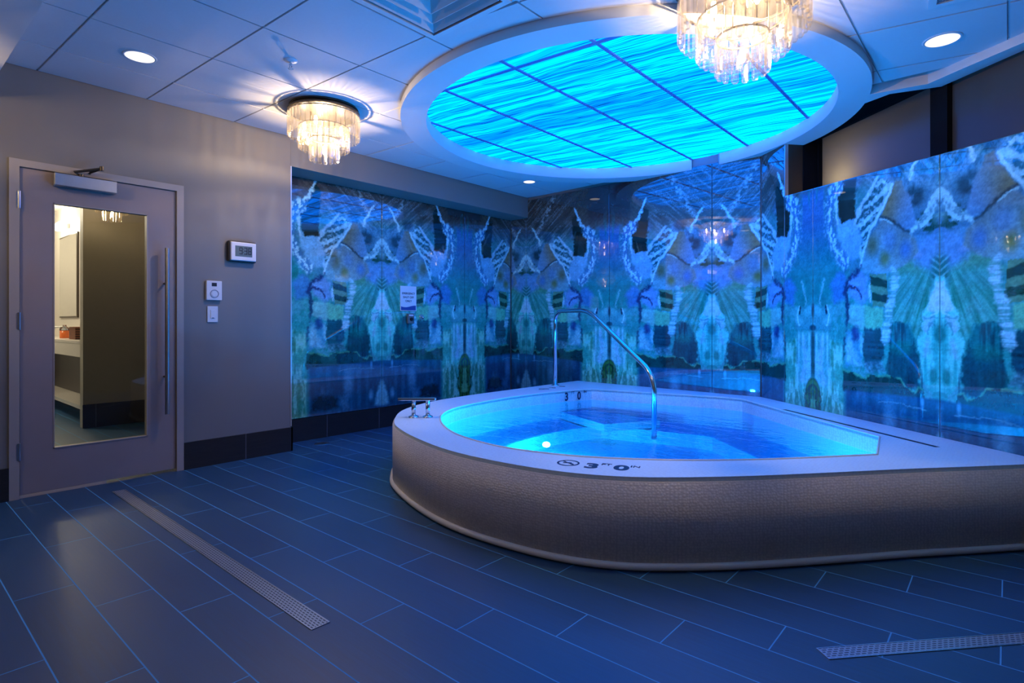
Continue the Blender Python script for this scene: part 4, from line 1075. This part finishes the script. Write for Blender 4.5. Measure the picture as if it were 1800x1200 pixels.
va = empty('vanity', (-9.0, 1.70, 0)); tag(va, 'white-topped vanity counter behind the olive partition', 'vanity')
bm = bmesh.new(); box(bm, (-2.2, -.08, .885), (1.475, .249, .92)); bev(bm, .004, 2); mesh_obj('counter', bm, M['counter'], va)
bm = bmesh.new(); box(bm, (-2.2, -.075, .74), (1.475, -.05, .8845)); mesh_obj('apron', bm, M['counter'], va)
bm = bmesh.new(); box(bm, (-2.2, -.06, .16), (1.475, .245, .20)); mesh_obj('shelf', bm, M['counter'], va)
for x in (-2.15, 1.42):
    bm = bmesh.new(); box(bm, (x, -.05, .0005), (x+.05, .24, .8845)); mesh_obj('leg', bm, M['dark_wood'], va)
bm = bmesh.new(); box(bm, (-2.09, .22, .2005), (1.41, .245, .8845)); mesh_obj('back_panel', bm, M['dark_wood'], va)
mi = empty('wall_mirror', (-9.8, 1.949, 1.76)); tag(mi, 'tall framed mirror on the washroom wall above the vanity', 'mirror')
bm = bmesh.new(); box(bm, (-.50, -.02, -.57), (.50, -.0005, .57)); mesh_obj('frame', bm, M['bronze'], mi)
bm = bmesh.new(); box(bm, (-.48, -.024, -.55), (.48, -.0205, .55)); mesh_obj('glass', bm, M['mirror'], mi)
sc_ = empty('wall_sconce', (-9.95, 1.949, 2.46)); tag(sc_, 'small lit crystal wall sconce above the washroom mirror', 'wall light')
bm = bmesh.new(); box(bm, (-.14, -.03, -.03), (.14, -.0005, .03)); mesh_obj('backplate', bm, M['steel'], sc_)
bm = bmesh.new(); box(bm, (-.13, -.11, -.055), (.13, -.035, .055)); bev(bm, .01, 2); mesh_obj('shade', bm, emitter('lit_sconce_shade', (1, .93, .82), 9), sc_)
bt = empty('soap_bottle', (-9.22, 1.78, .9205)); tag(bt, 'clear soap bottle with amber liquid on the vanity counter', 'bottle')
bm = bmesh.new(); lathe(bm, [(0, 0), (.05, 0), (.052, .01), (.052, .10), (0, .10)], 20); mesh_obj('liquid', bm, M['orange_soap'], bt, True)
bm = bmesh.new(); lathe(bm, [(.0535, .10), (.0535, .13), (.02, .15), (.02, .17), (0, .17)], 20); mesh_obj('bottle_neck', bm, M['clear_plastic'], bt, True)
bk = empty('wicker_basket', (-8.48, 1.80, .9205)); tag(bk, 'brown wicker basket on the vanity counter beside the soap bottle', 'basket')
bm = bmesh.new()
box(bm, (-.15, -.09, 0), (.15, -.075, .14)); box(bm, (-.15, .075, 0), (.15, .09, .14)); box(bm, (-.15, -.075, 0), (-.135, .075, .14)); box(bm, (.135, -.075, 0), (.15, .075, .14)); box(bm, (-.135, -.075, 0), (.135, .075, .012))
mesh_obj('woven_body', bm, M['wicker'], bk)
bm = bmesh.new(); tube(bm, [(-.143, -.083, .142), (.143, -.083, .142), (.143, .083, .142), (-.143, .083, .142)], .009, 8, True); mesh_obj('rolled_rim', bm, M['wicker'], bk, True)
fa = empty('basin_faucet', (-9.75, 1.90, .9205)); tag(fa, 'dark metal basin faucet on the vanity left of the soap bottle', 'faucet')
bm = bmesh.new(); tube(bm, round_poly([(0, 0, 0), (0, 0, .14), (0, -.13, .14), (0, -.13, .11)], .04, 5), .013, 10); mesh_obj('spout', bm, M['steel'], fa, True)
bm = bmesh.new(); cyl(bm, (.07, 0, 0), (.07, 0, .05), .016, seg=12); cyl(bm, (-.07, 0, 0), (-.07, 0, .05), .016, seg=12); mesh_obj('handle', bm, M['steel'], fa)
def pt(loc, e, col, r=.1):
    l = bpy.data.lights.new('point_light', 'POINT'); l.energy = e; l.color = col; l.shadow_soft_size = r
    o = link(bpy.data.objects.new('point_light', l)); o.location = loc
pt((*wpt(.62, -.55), 2.30), 3.6, (1, .85, .6), .06)  # added warm lamp in the cavity behind the window, backlighting the left pane
c5 = dup(c1, (-6.9, 1.72, 2.52), .1); c5['label'] = 'crystal chandelier seen through the top of the door glass'; c5.scale = (.75, .75, .92)
pt((-9.95, 1.70, 2.46), 22, (1, .85, .68)); pt((-9.2, .6, 2.6), 60, (1, .86, .70)); pt((-6.9, 1.72, 2.40), 5, (1, .75, .5), .03)

# ------------------------------------------------------------------ camera, world, colour management
cam = bpy.data.cameras.new('camera'); co = link(bpy.data.objects.new('camera', cam))
co.location = (0, 0, 1.12); co.rotation_euler = (PI/2, 0, math.radians(41))
cam.sensor_width = 36; cam.lens = 1004/1800*36; cam.shift_y = -33/1800; cam.clip_start = .05
scn.camera = co
w = bpy.data.worlds.new('world'); scn.world = w; w.use_nodes = True
w.node_tree.nodes['Background'].inputs[0].default_value = (.02, .03, .05, 1); w.node_tree.nodes['Background'].inputs[1].default_value = .3
vs_ = scn.view_settings; vs_.view_transform = 'Standard'; vs_.look = 'None'; vs_.gamma = 1; vs_.use_curve_mapping = False; vs_.exposure = 0.62
cy_ = scn.cycles
cy_.max_bounces = 14; cy_.diffuse_bounces = 4; cy_.glossy_bounces = 4; cy_.transmission_bounces = 6; cy_.transparent_max_bounces = 32
cy_.sample_clamp_indirect = 6; cy_.caustics_reflective = False; cy_.caustics_refractive = False; cy_.use_denoising = True
